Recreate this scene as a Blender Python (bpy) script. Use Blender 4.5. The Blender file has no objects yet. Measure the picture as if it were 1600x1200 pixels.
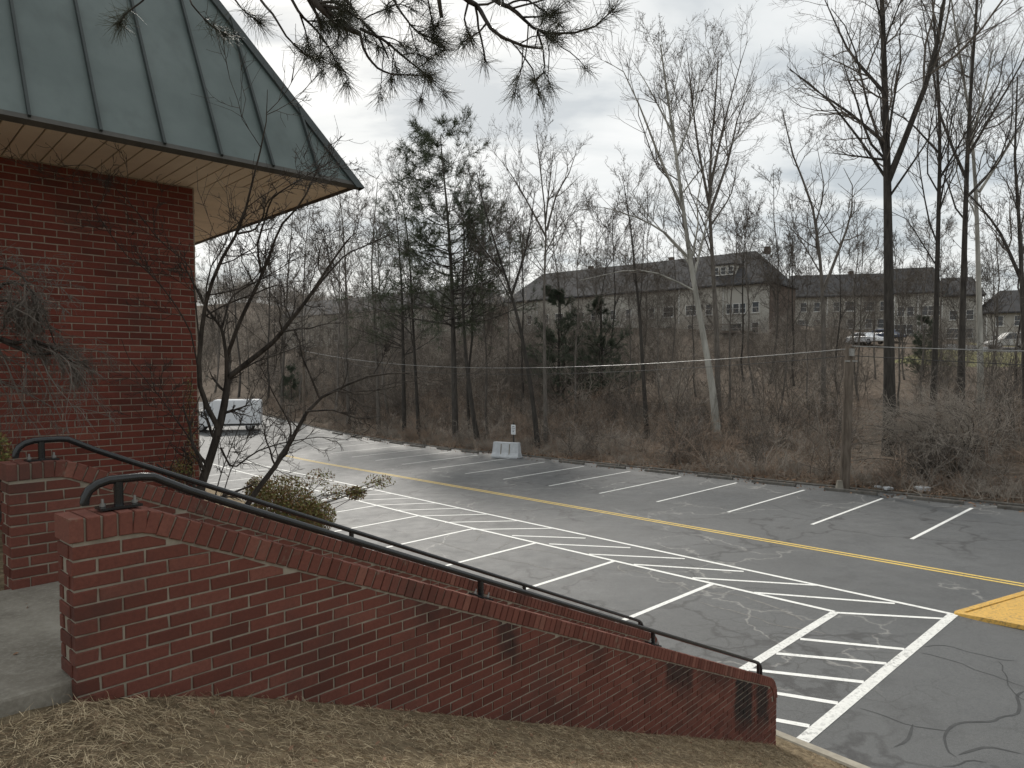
import bpy, math, random
import numpy as np
from mathutils import Vector, Matrix
S = bpy.context.scene
COL = S.collection
rng = np.random.default_rng(7)
random.seed(7)

# ------------------------------------------------------------------ camera
F, CX, HY, PT = 1110.0, 800.0, 577.0, math.radians(3.0)     # focal length in photo pixels, horizon row, pitch
PY = HY + F * math.tan(PT)
cam = bpy.data.cameras.new('camera'); camo = bpy.data.objects.new('camera', cam); COL.objects.link(camo)
cam.sensor_width = 36; cam.lens = F / 1600 * 36; cam.shift_y = (PY - 600) / 1600
cam.clip_start = .05; cam.clip_end = 6000
camo.location = (0, 0, 0); camo.rotation_euler = (math.pi / 2 - PT, 0, 0)
S.camera = camo

# ------------------------------------------------------------------ light
SUN_AZ, SUN_EL = math.radians(-14), math.radians(40)
W = bpy.data.worlds.new('World'); S.world = W; W.use_nodes = True
nt = W.node_tree; N = nt.nodes; L = nt.links
bg = N['Background']; bg.inputs['Strength'].default_value = .1
sky = N.new('ShaderNodeTexSky'); sky.sky_type = 'NISHITA'; sky.sun_disc = False
sky.sun_elevation = SUN_EL; sky.sun_rotation = SUN_AZ; sky.dust_density = 2.5
tc = N.new('ShaderNodeTexCoord')
sep = N.new('ShaderNodeSeparateXYZ'); L.new(tc.outputs['Generated'], sep.inputs[0])
def wm(op, a, b=None, c=None):
    m = N.new('ShaderNodeMath'); m.operation = op
    for i, v in enumerate((a, b, c)):
        if v is None: continue
        if isinstance(v, (int, float)): m.inputs[i].default_value = v
        else: L.new(v, m.inputs[i])
    return m.outputs[0]
zz = wm('ADD', wm('ABSOLUTE', sep.outputs[2]), .22)
cx_ = wm('DIVIDE', sep.outputs[0], zz); cy_ = wm('DIVIDE', sep.outputs[1], zz)
cmb = N.new('ShaderNodeCombineXYZ'); L.new(cx_, cmb.inputs[0]); L.new(wm('MULTIPLY', cy_, 2.2), cmb.inputs[1])
nz = N.new('ShaderNodeTexNoise'); nz.inputs['Scale'].default_value = 1.5; nz.inputs['Detail'].default_value = 7
nz.inputs['Roughness'].default_value = .52; nz.inputs['Distortion'].default_value = .35; L.new(cmb.outputs[0], nz.inputs['Vector'])
cr = N.new('ShaderNodeValToRGB'); L.new(nz.outputs[0], cr.inputs[0])
e = cr.color_ramp.elements
e[0].position = .37; e[0].color = (5.0, 5.4, 5.6, 1); e[1].position = .6; e[1].color = (8.3, 8.4, 8.25, 1)
m_ = cr.color_ramp.elements.new(.47); m_.color = (7.1, 7.35, 7.3, 1)
mixw = N.new('ShaderNodeMixRGB'); mixw.inputs[0].default_value = .88
L.new(sky.outputs[0], mixw.inputs[1]); L.new(cr.outputs[0], mixw.inputs[2]); L.new(mixw.outputs[0], bg.inputs['Color'])
sl = bpy.data.lights.new('sun', 'SUN'); sl.energy = 2.6; sl.angle = math.radians(7); sl.color = (1, .95, .87)
so = bpy.data.objects.new('sun', sl); COL.objects.link(so)
sd = Vector((math.sin(SUN_AZ) * math.cos(SUN_EL), math.cos(SUN_AZ) * math.cos(SUN_EL), math.sin(SUN_EL)))
so.rotation_euler = (-sd).to_track_quat('-Z', 'Y').to_euler(); so.location = (0, 0, 40)
S.view_settings.view_transform = 'Standard'; S.view_settings.look = 'None'
S.view_settings.exposure = 0.22; S.view_settings.gamma = 1; S.view_settings.use_curve_mapping = False
S.cycles.use_denoising = True
S.cycles.max_bounces = 6; S.cycles.transparent_max_bounces = 8

# ------------------------------------------------------------------ photo geometry -> metres
def ray(px, py):
    a = (px - CX) / F; b = (PY - py) / F
    return np.array([a, math.cos(PT) + b * math.sin(PT), -math.sin(PT) + b * math.cos(PT)])
def at(px, py, Y):
    d = ray(px, py); return d * (Y / d[1])
LOTN = np.array([-.03202, .01511, 1.0]); LOTC = -4.8945
def lot_hit(px, py):
    d = ray(px, py); return d * (LOTC / (LOTN @ d))
O_ = lot_hit(1480, 958)[:2]
def hdir(px, py):
    d = ray(px, py)[:2]; return d / np.linalg.norm(d)
H1, H2 = hdir(-80, 622), hdir(1980, 556)                # along the lot (left, away) / across it (right, away)
INV = np.linalg.inv(np.stack([H1, H2], 1))
def pq_of(x, y):
    dx, dy = x - O_[0], y - O_[1]
    return INV[0, 0] * dx + INV[0, 1] * dy, INV[1, 0] * dx + INV[1, 1] * dy
def pq(p, q): return O_ + H1 * p + H2 * q
# stair frame: t along the wall (down the stairs), w away from the camera
U = np.array([.67913, .73402]); V = np.array([-.73402, .67913]); C0 = np.array([-1.9327, 3.078])
def tw(t, w, z): a = C0 + U * t + V * w; return np.array([a[0], a[1], z])
QK = -6.86                                               # near kerb face
uq = (INV @ U)[1]
qE = pq_of(*(C0 + U * 7.9))[1]
QF = 13.35                                               # far kerb face
def sst(x, a, b):
    t = np.clip((x - a) / (b - a), 0, 1); return t * t * (3 - 2 * t)
def LZ(x, y):
    p, q = pq_of(x, y)
    b = .0011 * np.clip(p - 35, 0, 30) ** 2 + .066 * np.clip(p - 65, 0, 60)
    return LOTC + .03202 * np.clip(x, -70, 60) - .01511 * np.clip(y, -10, 130) + b
def ground(x, y):
    x = np.asarray(x, float); y = np.asarray(y, float)
    p, q = pq_of(x, y); lz = LZ(x, y)
    dq = np.clip(q - QF - .2, 0, None)
    de = np.where(dq > 62, 62 + (dq - 62) * .1, dq)
    hill = lz + .1 + np.clip(de, 0, 95) * (.1 + .12 * sst(p, 5, 70)) + .12 * np.sin(x * .35 + 1) * np.sin(y * .29) * sst(dq, 1, 5)
    r = np.hypot(x, y)
    hill = hill + 20 * sst(r, 150, 330) * sst(-x / np.maximum(y, 1), .08, .42)
    t = 7.9 + (q - qE) / uq
    zb = np.interp(t, [-30, -5, 0, .35, .84, 2.21, 4.19, 7.55, 7.75, 8.2], [-1.3, -1.43, -1.47, -1.57, -1.74, -2.34, -3.21, -4.66, -4.79, -4.82])
    near = np.maximum(zb, lz - .02 + .0)
    return np.where(q > QF + .2, hill, np.where(q < QK - .15, near, lz - .07))
def gz(x, y): return float(ground(x, y))
def ground_hit(px, py, y0=8.0, y1=400.0):
    d = ray(px, py); d = d / d[1]; Y = y0
    while Y < y1:
        P = d * Y
        if P[2] <= gz(P[0], P[1]): return P
        Y += .1 + Y * .002
    return d * y1

# ------------------------------------------------------------------ mesh helpers
def mesh_np(name, Vt, faces_list):
    """faces_list: list of int arrays (n,k)"""
    me = bpy.data.meshes.new(name)
    Vt = np.ascontiguousarray(Vt, dtype=np.float32)
    me.vertices.add(len(Vt)); me.vertices.foreach_set('co', Vt.ravel())
    li = np.concatenate([f.ravel() for f in faces_list]).astype(np.int32)
    tot = np.concatenate([np.full(len(f), f.shape[1], np.int32) for f in faces_list])
    st = np.concatenate([[0], np.cumsum(tot)[:-1]]).astype(np.int32)
    me.loops.add(len(li)); me.loops.foreach_set('vertex_index', li)
    me.polygons.add(len(tot)); me.polygons.foreach_set('loop_start', st); me.polygons.foreach_set('loop_total', tot)
    me.update(calc_edges=True)
    return me
class Geo:
    def __init__(s): s.v = []; s.f = []
    def poly(s, vs, fs):
        o = len(s.v); s.v += [tuple(map(float, q)) for q in vs]; s.f += [tuple(i + o for i in f) for f in fs]; return s
    def box(s, c, d, rz=0, top=1.0):
        x, y, z = [q / 2 for q in d]; co, si = math.cos(rz), math.sin(rz); vs = []
        for k, zz in ((1, -z), (top, z)):
            for a, b in ((-x, -y), (x, -y), (x, y), (-x, y)):
                a *= k; b *= k
                vs.append((c[0] + a * co - b * si, c[1] + a * si + b * co, c[2] + zz))
        return s.poly(vs, [(3, 2, 1, 0), (4, 5, 6, 7), (0, 1, 5, 4), (1, 2, 6, 5), (2, 3, 7, 6), (3, 0, 4, 7)])
    def prism(s, pts, fn, w0, w1, ch=0.0, inset=None):
        """2D polygon (ccw seen from w0 side) extruded from w0 to w1 through fn(a,b,w); optional chamfer on the w0 face"""
        n = len(pts)
        if ch:
            cx = sum(p[0] for p in pts) / n; cy = sum(p[1] for p in pts) / n
            ins = inset_poly(pts, ch)
            rings = [[fn(a, b, w0) for a, b in ins], [fn(a, b, w0 + ch) for a, b in pts], [fn(a, b, w1) for a, b in pts]]
        else: rings = [[fn(a, b, w0) for a, b in pts], [fn(a, b, w1) for a, b in pts]]
        vs = [q for r in rings for q in r]; fs = [tuple(range(n))]
        for k in range(len(rings) - 1):
            for i in range(n):
                j = (i + 1) % n; fs.append((k * n + j, k * n + i, (k + 1) * n + i, (k + 1) * n + j))
        fs.append(tuple(range(len(vs) - 1, len(vs) - n - 1, -1)))
        return s.poly(vs, fs)
    def mesh(s, name):
        me = bpy.data.meshes.new(name); me.from_pydata(s.v, [], s.f); me.update(); return me
def inset_poly(pts, d):
    n = len(pts); out = []
    for i in range(n):
        p0, p1, p2 = np.array(pts[i - 1]), np.array(pts[i]), np.array(pts[(i + 1) % n])
        a = p1 - p0; b = p2 - p1
        la, lb = np.linalg.norm(a), np.linalg.norm(b)
        if la < 1e-6 or lb < 1e-6: out.append(tuple(p1)); continue
        na = np.array([-a[1], a[0]]) / la; nb = np.array([-b[1], b[0]]) / lb
        m = na + nb; k = m @ na
        out.append(tuple(p1 + m * (d / max(k, .35))))
    return out
def clip(pts, a, b, c):
    """keep a*x+b*y<=c"""
    out = []
    for i in range(len(pts)):
        p, q = pts[i], pts[(i + 1) % len(pts)]
        dp = a * p[0] + b * p[1] - c; dq_ = a * q[0] + b * q[1] - c
        if dp <= 0: out.append(p)
        if (dp < 0 < dq_) or (dq_ < 0 < dp):
            t = dp / (dp - dq_); out.append((p[0] + t * (q[0] - p[0]), p[1] + t * (q[1] - p[1])))
    return out
class Tubes:
    def __init__(s): s.g = {}
    def add(s, P, R, sides):
        P = np.asarray(P, float); R = np.asarray(R, float)
        if P.ndim == 2: P = P[None]; R = R[None]
        s.g.setdefault((P.shape[1], sides), []).append((P, R)); return s
    def arrays(s):
        VV, FF, o = [], [], 0
        for (n, k), lst in s.g.items():
            P = np.concatenate([a for a, _ in lst]); R = np.concatenate([b for _, b in lst])
            T = np.gradient(P, axis=1); T /= np.linalg.norm(T, axis=2, keepdims=True) + 1e-9
            T0 = T.mean(1); ref = np.where(np.abs(T0[:, 2:3]) > .8, np.array([[1., .1, 0]]), np.array([[.05, .1, 1.]]))
            ref = np.repeat(ref[:, None], n, 1)
            A = np.cross(T, ref); A /= np.linalg.norm(A, axis=2, keepdims=True) + 1e-9
            Bn = np.cross(T, A)
            ang = np.arange(k) * 2 * math.pi / k
            ring = P[:, :, None] + R[:, :, None, None] * (np.cos(ang)[None, None, :, None] * A[:, :, None] + np.sin(ang)[None, None, :, None] * Bn[:, :, None])
            B = len(P); idx = o + np.arange(B * n * k).reshape(B, n, k)
            a = idx[:, :-1]; b = idx[:, 1:]
            FF.append(np.stack([a, np.roll(a, -1, 2), np.roll(b, -1, 2), b], -1).reshape(-1, 4))
            VV.append(ring.reshape(-1, 3)); o += B * n * k
        return np.concatenate(VV), FF
    def mesh(s, name, smooth=True):
        v, f = s.arrays(); me = mesh_np(name, v, f)
        if smooth: me.polygons.foreach_set('use_smooth', np.ones(len(me.polygons), bool))
        return me
def link(name, me, mat=None, parent=None, loc=None, rz=0.0, **props):
    o = bpy.data.objects.new(name, me); COL.objects.link(o)
    if mat is not None and me is not None and not me.materials: me.materials.append(mat)
    if parent is not None: o.parent = parent
    if loc is not None: o.location = [float(q) for q in loc]
    if rz: o.rotation_euler = (0, 0, rz)
    for k, v in props.items(): o[k] = v
    return o
def thing(name, label, cat, loc=(0, 0, 0), rz=0.0, group=None):
    o = link(name, None, None, None, loc, rz, label=label, category=cat)
    o.empty_display_size = .2
    if group: o['group'] = group
    return o
def geo_obj(name, g, mat, parent=None, **k): return link(name, g.mesh(name), mat, parent, **k)
def bevel(o, w, seg=2):
    m = o.modifiers.new('bevel', 'BEVEL'); m.width = w; m.segments = seg; m.limit_method = 'ANGLE'; m.angle_limit = math.radians(35); return o

# ------------------------------------------------------------------ materials
class NB:
    def __init__(s, name):
        s.m = bpy.data.materials.new(name); s.m.use_nodes = True; s.t = s.m.node_tree; s.N = s.t.nodes; s.L = s.t.links
        s.b = s.N['Principled BSDF']
    def n(s, typ, **k):
        o = s.N.new('ShaderNode' + typ)
        for a, b in k.items(): setattr(o, a, b)
        return o
    def put(s, sock, v):
        if isinstance(v, (int, float)): sock.default_value = v
        elif isinstance(v, (tuple, list)): sock.default_value = tuple(v) + ((1,) if len(v) == 3 and sock.type == 'RGBA' else ())
        else: s.L.new(v, sock)
    def math(s, op, *a, clamp=False):
        o = s.n('Math', operation=op); o.use_clamp = clamp
        for i, v in enumerate(a): s.put(o.inputs[i], v)
        return o.outputs[0]
    def mix(s, f, a, b, mode='MIX'):
        o = s.n('MixRGB', blend_type=mode); s.put(o.inputs[0], f); s.put(o.inputs[1], a); s.put(o.inputs[2], b); return o.outputs[0]
    def pos(s): return s.n('NewGeometry').outputs['Position']
    def obj(s): return s.n('TexCoord').outputs['Object']
    def noise(s, scale, detail=4, rough=.55, vec=None, dist=0.0, stretch=None):
        o = s.n('TexNoise'); o.inputs['Scale'].default_value = scale; o.inputs['Detail'].default_value = detail
        o.inputs['Roughness'].default_value = rough; o.inputs['Distortion'].default_value = dist
        v = vec if vec is not None else s.pos()
        if stretch:
            mp = s.n('Mapping'); mp.inputs['Scale'].default_value = stretch; s.L.new(v, mp.inputs[0]); v = mp.outputs[0]
        s.L.new(v, o.inputs['Vector']); return o.outputs[0]
    def ramp(s, v, *st):
        o = s.n('ValToRGB'); s.L.new(v, o.inputs[0]); e = o.color_ramp.elements
        while len(e) < len(st): e.new(.5)
        for i, (p, c) in enumerate(st):
            e[i].position = p; e[i].color = (c, c, c, 1) if isinstance(c, (int, float)) else tuple(c) + (1,)
        return o.outputs[0]
    def bump(s, h, strength=.3, dist=.01):
        o = s.n('Bump'); o.inputs['Strength'].default_value = strength; o.inputs['Distance'].default_value = dist
        s.L.new(h, o.inputs['Height']); s.L.new(o.outputs[0], s.b.inputs['Normal'])
    def fin(s, col, rough=.8, spec=.3, metal=0.0):
        s.put(s.b.inputs['Base Color'], col); s.put(s.b.inputs['Roughness'], rough)
        s.put(s.b.inputs['Specular IOR Level'], spec); s.put(s.b.inputs['Metallic'], metal); return s.m
def simple(name, c1, c2, scale=8, rough=.8, bs=0, bd=.004, spec=.3, metal=0.0, stretch=None, tint=0.0):
    b = NB(name); nz = b.noise(scale, 5, .6, stretch=stretch)
    col = b.mix(b.ramp(nz, (.3, 0.), (.7, 1.)), c1, c2)
    if tint:
        r = b.n('ObjectInfo').outputs['Random']
        col = b.mix(1.0, col, b.ramp(r, (0, 1 - tint), (1, 1 + tint)), 'MULTIPLY')
    if bs: b.bump(nz, bs, bd)
    return b.fin(col, rough, spec, metal)
def brick_mat(name, c1, c2, c3, stains=False, lich=0.0):
    b = NB(name); P = b.pos()
    r = b.math('FRACT', b.math('ADD', b.n('ObjectInfo').outputs['Random'], b.n('NewGeometry').outputs['Random Per Island']))
    col = b.ramp(r, (0, tuple(q * .84 for q in c1)), (.16, c1), (.5, c2), (.85, c2), (1, c3))
    fn = b.noise(60, 5, .65); bl = b.noise(2.2, 4, .6)
    col = b.mix(b.math('MULTIPLY', b.ramp(fn, (.35, 0.), (.7, 1.)), .45), col, (c1[0] * .55, c1[1] * .6, c1[2] * .65))
    col = b.mix(b.math('MULTIPLY', b.ramp(bl, (.5, 0.), (.75, 1.)), .45), col, (.045, .036, .032))
    if lich: col = b.mix(b.math('MULTIPLY', b.ramp(b.noise(9, 5, .7), (.6, 0.), (.72, 1.)), lich), col, (.2, .17, .13))
    if stains:
        sx = b.n('SeparateXYZ'); b.L.new(P, sx.inputs[0])
        t = b.math('ADD', b.math('MULTIPLY', b.math('SUBTRACT', sx.outputs[0], float(C0[0])), float(U[0])),
                   b.math('MULTIPLY', b.math('SUBTRACT', sx.outputs[1], float(C0[1])), float(U[1])))
        dep = b.math('SUBTRACT', b.math('SUBTRACT', -.785, b.math('MULTIPLY', b.math('SUBTRACT', t, .33), .4374)), sx.outputs[2])
        nn = b.noise(7, 4, .6); acc = None
        for (t0, t1, dd, st) in ((6.6, 7.05, .55, 1.), (7.2, 7.5, .48, .95), (5.05, 5.6, .26, .85), (2.72, 2.9, .3, .8), (1.95, 2.12, .14, .6), (2.2, 2.6, .1, .45), (3.4, 4.0, .12, .5), (5.7, 6.4, .14, .5)):
            tn = b.math('ADD', t, b.math('MULTIPLY', b.math('SUBTRACT', nn, .5), .22))
            m = b.math('MULTIPLY', b.math('MULTIPLY', b.math('MULTIPLY', b.math('SUBTRACT', tn, t0 - .05), 12., clamp=True), b.math('MULTIPLY', b.math('SUBTRACT', t1 + .05, tn), 12., clamp=True)),
                       b.math('MULTIPLY', b.math('SUBTRACT', dd + .1, b.math('ADD', dep, b.math('MULTIPLY', b.math('SUBTRACT', nn, .5), .3))), 4.5, clamp=True))
            m = b.math('MULTIPLY', m, b.math('MULTIPLY', b.math('ADD', dep, .02), 40., clamp=True))
            m = b.math('MULTIPLY', m, st); acc = m if acc is None else b.math('MAXIMUM', acc, m)
        col = b.mix(b.math('MULTIPLY', acc, b.ramp(b.noise(16, 5, .7), (.3, .7), (.6, 1.))), col, (.02, .018, .017))
        ef = b.math('MULTIPLY', b.ramp(b.noise(3.1, 5, .7), (.58, 0.), (.75, 1.)), b.ramp(b.noise(40, 4, .7), (.4, 0.), (.7, 1.)))
        col = b.mix(b.math('MULTIPLY', ef, .2), col, (.3, .25, .2))
    b.bump(b.noise(140, 4, .7), .35, .003)
    return b.fin(col, .85, .25)
M = {}
M['brick'] = brick_mat('brick_red', (.132, .046, .033), (.165, .058, .042), (.205, .08, .058), True)
M['brick_cap'] = brick_mat('brick_cap', (.15, .054, .039), (.188, .07, .051), (.25, .11, .08), False, .6)
M['brick_house'] = brick_mat('brick_house', (.15, .04, .028), (.19, .052, .037), (.24, .078, .054))
M['mortar'] = simple('mortar', (.22, .192, .15), (.35, .31, .248), 12, .9, .4, .004)
M['mortar_house'] = simple('mortar_house', (.25, .21, .165), (.37, .315, .255), 12, .9, .4, .004)
b = NB('concrete'); q1 = b.noise(1.8, 6, .65); q2 = b.noise(45, 4, .7)
c = b.mix(b.ramp(q1, (.35, 0.), (.68, 1.)), (.15, .135, .11), (.27, .25, .21)); c = b.mix(b.math('MULTIPLY', b.ramp(q2, (.45, 0.), (.7, 1.)), .5), c, (.33, .31, .27)); c = b.mix(b.math('MULTIPLY', b.ramp(b.noise(4, 5, .7), (.58, 0.), (.72, 1.)), .55), c, (.07, .06, .045))
b.bump(q2, .35, .003); M['concrete'] = b.fin(c, .88, .25)
M['concrete_kerb'] = simple('concrete_kerb', (.26, .235, .19), (.38, .35, .29), 7, .9, .4, .004)
M['concrete_dark'] = simple('concrete_dark', (.075, .07, .062), (.15, .14, .125), 5, .9, .4, .004)
M['barrier'] = simple('barrier_concrete', (.42, .44, .46), (.56, .58, .6), 4, .85, .2, .004)
b = NB('roof_metal'); nzl = b.noise(1.3, 5, .6); st = b.noise(3, 4, .6, stretch=(1.5, 1.5, .35))
c = b.mix(b.ramp(nzl, (.35, 0.), (.65, 1.)), (.078, .105, .1), (.108, .138, .132))
c = b.mix(b.math('MULTIPLY', b.ramp(st, (.5, 0.), (.75, 1.)), .4), c, (.065, .078, .074))
M['roof'] = b.fin(c, b.ramp(st, (.3, .38), (.7, .55)), .45)
M['seam'] = simple('roof_seam', (.03, .038, .037), (.045, .055, .054), 4, .5)
M['fascia'] = simple('fascia_metal', (.05, .05, .045), (.085, .08, .07), 6, .6)
M['soffit'] = simple('soffit_board', (.66, .57, .46), (.74, .65, .53), 3, .75, tint=.05)
M['rail'] = simple('black_paint', (.01, .011, .012), (.017, .019, .02), 20, .24, .1, .001, .5)
M['steel'] = simple('galvanised_steel', (.22, .22, .21), (.35, .34, .32), 15, .5, metal=.6)

def asphalt():
    b = NB('asphalt'); P = b.pos()
    big = b.noise(.22, 5, .6); mid = b.noise(1.7, 5, .65); fine = b.noise(95, 3, .7)
    c = b.mix(b.ramp(big, (.35, 0.), (.65, 1.)), (.04, .0435, .0465), (.068, .0725, .076))
    c = b.mix(b.math('MULTIPLY', b.ramp(mid, (.42, 0.), (.72, 1.)), .4), c, (.092, .096, .098))
    c = b.mix(b.math('MULTIPLY', b.ramp(fine, (.4, 0.), (.7, 1.)), .45), c, (.2, .198, .19))
    c = b.mix(b.math('MULTIPLY', b.ramp(b.noise(14, 5, .8), (.42, 0.), (.66, 1.)), .4), c, (.115, .119, .12))
    c = b.mix(b.math('MULTIPLY', b.ramp(b.noise(31, 4, .8), (.5, 0.), (.68, 1.)), .5), c, (.03, .031, .032))
    def cracks(scale, dist, seed, width, lo, hi):
        mp = b.n('Mapping'); mp.inputs['Location'].default_value = (seed, seed * .7, 0); mp.inputs['Scale'].default_value = (1, 1, 0)
        b.L.new(P, mp.inputs[0])
        nn = b.n('TexNoise'); nn.inputs['Scale'].default_value = .8; nn.inputs['Detail'].default_value = 5; b.L.new(mp.outputs[0], nn.inputs['Vector'])
        ad = b.n('MixRGB', blend_type='LINEAR_LIGHT'); ad.inputs[0].default_value = dist; b.L.new(mp.outputs[0], ad.inputs[1]); b.L.new(nn.outputs['Color'], ad.inputs[2])
        vo = b.n('TexVoronoi', feature='DISTANCE_TO_EDGE'); vo.inputs['Scale'].default_value = scale; b.L.new(ad.outputs[0], vo.inputs['Vector'])
        line = b.ramp(vo.outputs['Distance'], (0, 1.), (width, .7), (width * 2.2, 0.))
        return b.math('MULTIPLY', line, b.ramp(b.noise(.16, 3, .5, vec=mp.outputs[0]), (lo, 0.), (hi, 1.)))
    pat = b.noise(.55, 6, .7, dist=.6)
    c = b.mix(b.math('MULTIPLY', b.ramp(pat, (.5, 0.), (.68, 1.)), .45), c, (.105, .109, .111))
    c = b.mix(b.math('MULTIPLY', b.ramp(b.noise(.9, 5, .65, dist=.4), (.54, 0.), (.7, 1.)), .45), c, (.045, .046, .047))
    k1 = cracks(.26, 1.4, 3.0, .0045, .47, .55)
    k2 = cracks(.33, 1.7, 19.0, .011, .48, .55)
    k3 = cracks(1.5, .5, 41.0, .012, .56, .63)
    c = b.mix(b.math('MULTIPLY', k1, .8), c, (.24, .235, .22))
    c = b.mix(b.math('MULTIPLY', k2, .85), c, (.028, .028, .029))
    c = b.mix(b.math('MULTIPLY', k3, .7), c, (.035, .035, .035))
    ag = b.n('TexVoronoi'); ag.inputs['Scale'].default_value = 70; b.L.new(P, ag.inputs['Vector'])
    c = b.mix(b.math('MULTIPLY', b.ramp(ag.outputs['Distance'], (.1, 1.), (.45, 0.)), .35), c, (.17, .165, .155))
    oil = b.n('TexVoronoi'); oil.inputs['Scale'].default_value = 1.3; oil.inputs['Randomness'].default_value = 1; b.L.new(P, oil.inputs['Vector'])
    c = b.mix(b.math('MULTIPLY', b.ramp(b.math('ADD', oil.outputs['Distance'], b.math('MULTIPLY', b.noise(6, 4, .7), .22)), (.13, 1.), (.19, 0.)), .45), c, (.026, .026, .027))
    b.bump(b.noise(120, 3, .7), .6, .008)
    return b.fin(c, b.ramp(mid, (.3, .48), (.7, .68)), .38)
M['asphalt'] = asphalt()
def paint(name, c, dark, wear):
    b = NB(name); w = b.noise(16, 6, .75); w2 = b.noise(1.6, 3, .6)
    f = b.math('MULTIPLY', b.ramp(w, (.5, 0.), (.6, 1.)), b.ramp(w2, (.35, wear * .35), (.65, wear)))
    col = b.mix(f, c, dark); col = b.mix(b.math('MULTIPLY', b.ramp(b.noise(5, 5, .6), (.4, 0.), (.8, 1.)), .3), col, tuple(q * .6 for q in c))
    return b.fin(col, .65, .35)
M['crack_light'] = simple('sanded_crack', (.12, .118, .11), (.26, .25, .235), 9, .9)
M['crack_dark'] = simple('tar_sealed_crack', (.034, .035, .036), (.058, .06, .061), 5, .65)
M['white_paint'] = paint('white_road_paint', (.78, .78, .75), (.13, .13, .13), .35)
M['white_worn'] = paint('white_road_paint_worn', (.72, .72, .69), (.1, .1, .1), .6)
M['yellow_paint'] = paint('yellow_road_paint', (.68, .48, .12), (.14, .13, .1), .55)
M['yellow_kerb'] = paint('yellow_kerb_paint', (.6, .36, .08), (.22, .16, .07), 1.0)
def litter(name, cols, sc):
    b = NB(name)
    a = b.noise(sc, 6, .7); d = b.noise(.35, 4, .6); e2 = b.noise(sc * 4, 4, .7)
    c = b.ramp(a, (.25, cols[0]), (.45, cols[1]), (.6, cols[2]), (.75, cols[3]))
    c = b.mix(b.math('MULTIPLY', b.ramp(d, (.4, 0.), (.65, 1.)), .5), c, cols[4])
    c = b.mix(b.math('MULTIPLY', b.ramp(e2, (.45, 0.), (.7, 1.)), .4), c, cols[0])
    b.bump(a, .8, .05); return b.fin(c, .95, .1)
M['litter'] = litter('leaf_litter', ((.045, .037, .03), (.11, .086, .067), (.18, .14, .11), (.27, .225, .18), (.12, .1, .075)), 3.5)
M['bank'] = litter('straw_bank', ((.08, .06, .042), (.18, .14, .09), (.3, .235, .15), (.42, .34, .22), (.16, .13, .085)), 14)
M['lawn'] = litter('winter_lawn', ((.1, .1, .05), (.17, .165, .08), (.22, .2, .1), (.27, .24, .14), (.15, .15, .07)), 2)
def bark(name, c1, c2, sc=9, tint=.2):
    b = NB(name); nz = b.noise(sc, 6, .7, vec=b.obj(), stretch=(1, 1, .18))
    col = b.mix(b.ramp(nz, (.35, 0.), (.65, 1.)), c1, c2)
    r = b.n('ObjectInfo').outputs['Random']
    col = b.mix(1.0, col, b.ramp(r, (0, 1 - tint), (1, 1 + tint)), 'MULTIPLY')
    b.bump(nz, .6, .02); return b.fin(col, .9, .15)
M['bark'] = bark('bark_grey_brown', (.08, .072, .063), (.18, .163, .145))
M['bark_dark'] = bark('bark_dark', (.034, .031, .028), (.078, .071, .063))
M['bark_pale'] = bark('bark_pale_sycamore', (.22, .215, .19), (.46, .45, .41), 2.5, .05)
M['twig'] = bark('twig_brown', (.09, .078, .067), (.165, .145, .126), 6)
M['brush'] = simple('brush_twig', (.2, .175, .148), (.37, .33, .285), .8, .9)
M['brush_dark'] = simple('brush_twig_dark', (.07, .06, .052), (.13, .113, .098), .8, .9)
M['brush_red'] = simple('brush_twig_reddish', (.2, .145, .11), (.36, .28, .215), .8, .9)
M['bark_near'] = bark('bark_near_shrub', (.024, .021, .019), (.085, .074, .064), 14, .05)
M['needle'] = simple('pine_needle', (.03, .045, .022), (.075, .09, .045), 12, .6)
M['needle_near'] = simple('pine_needle_near', (.03, .035, .022), (.075, .075, .045), 25, .5)
M['cedar'] = simple('cedar_foliage', (.05, .066, .045), (.1, .12, .082), 3, .8)
M['leaf_green'] = simple('shrub_leaf', (.12, .135, .04), (.27, .26, .09), 20, .6)
M['leaf_bronze'] = simple('shrub_leaf_bronze', (.17, .085, .04), (.3, .19, .09), 20, .6)
M['straw'] = simple('dead_grass', (.32, .25, .155), (.66, .54, .36), 6, .85)
M['straw_dark'] = simple('pine_straw', (.13, .09, .056), (.34, .245, .155), 6, .9)
M['dead_leaf'] = simple('dead_leaf', (.12, .06, .035), (.3, .19, .12), 3, .85)
M['wood_pole'] = bark('weathered_pole', (.085, .068, .054), (.19, .16, .132), 6, .05)
M['cable'] = simple('cable', (.22, .22, .21), (.34, .34, .33), 4, .4, metal=.5)
M['cable_dark'] = simple('cable_dark', (.03, .03, .03), (.06, .06, .06), 4, .6)
M['car_white'] = simple('white_car_paint', (.72, .74, .77), (.78, .8, .82), 2, .25, spec=.5)
M['car_blue'] = simple('blue_car_paint', (.05, .07, .12), (.07, .09, .15), 2, .25, spec=.5)
M['car_silver'] = simple('silver_car_paint', (.42, .41, .39), (.48, .47, .45), 2, .3, spec=.5, metal=.3)
M['glass'] = simple('dark_glass', (.02, .024, .028), (.03, .034, .04), 2, .08, spec=.6)
M['tyre'] = simple('tyre_rubber', (.015, .015, .015), (.03, .03, .03), 9, .85)
M['rim'] = simple('wheel_rim', (.35, .35, .36), (.45, .45, .46), 9, .4, metal=.8)
M['plastic_dark'] = simple('dark_plastic', (.02, .02, .02), (.04, .04, .04), 9, .6)
M['lamp_red'] = simple('red_lens', (.3, .02, .02), (.35, .03, .03), 9, .3)
M['lamp_clear'] = simple('clear_lens', (.6, .6, .58), (.7, .7, .68), 9, .2)
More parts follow.
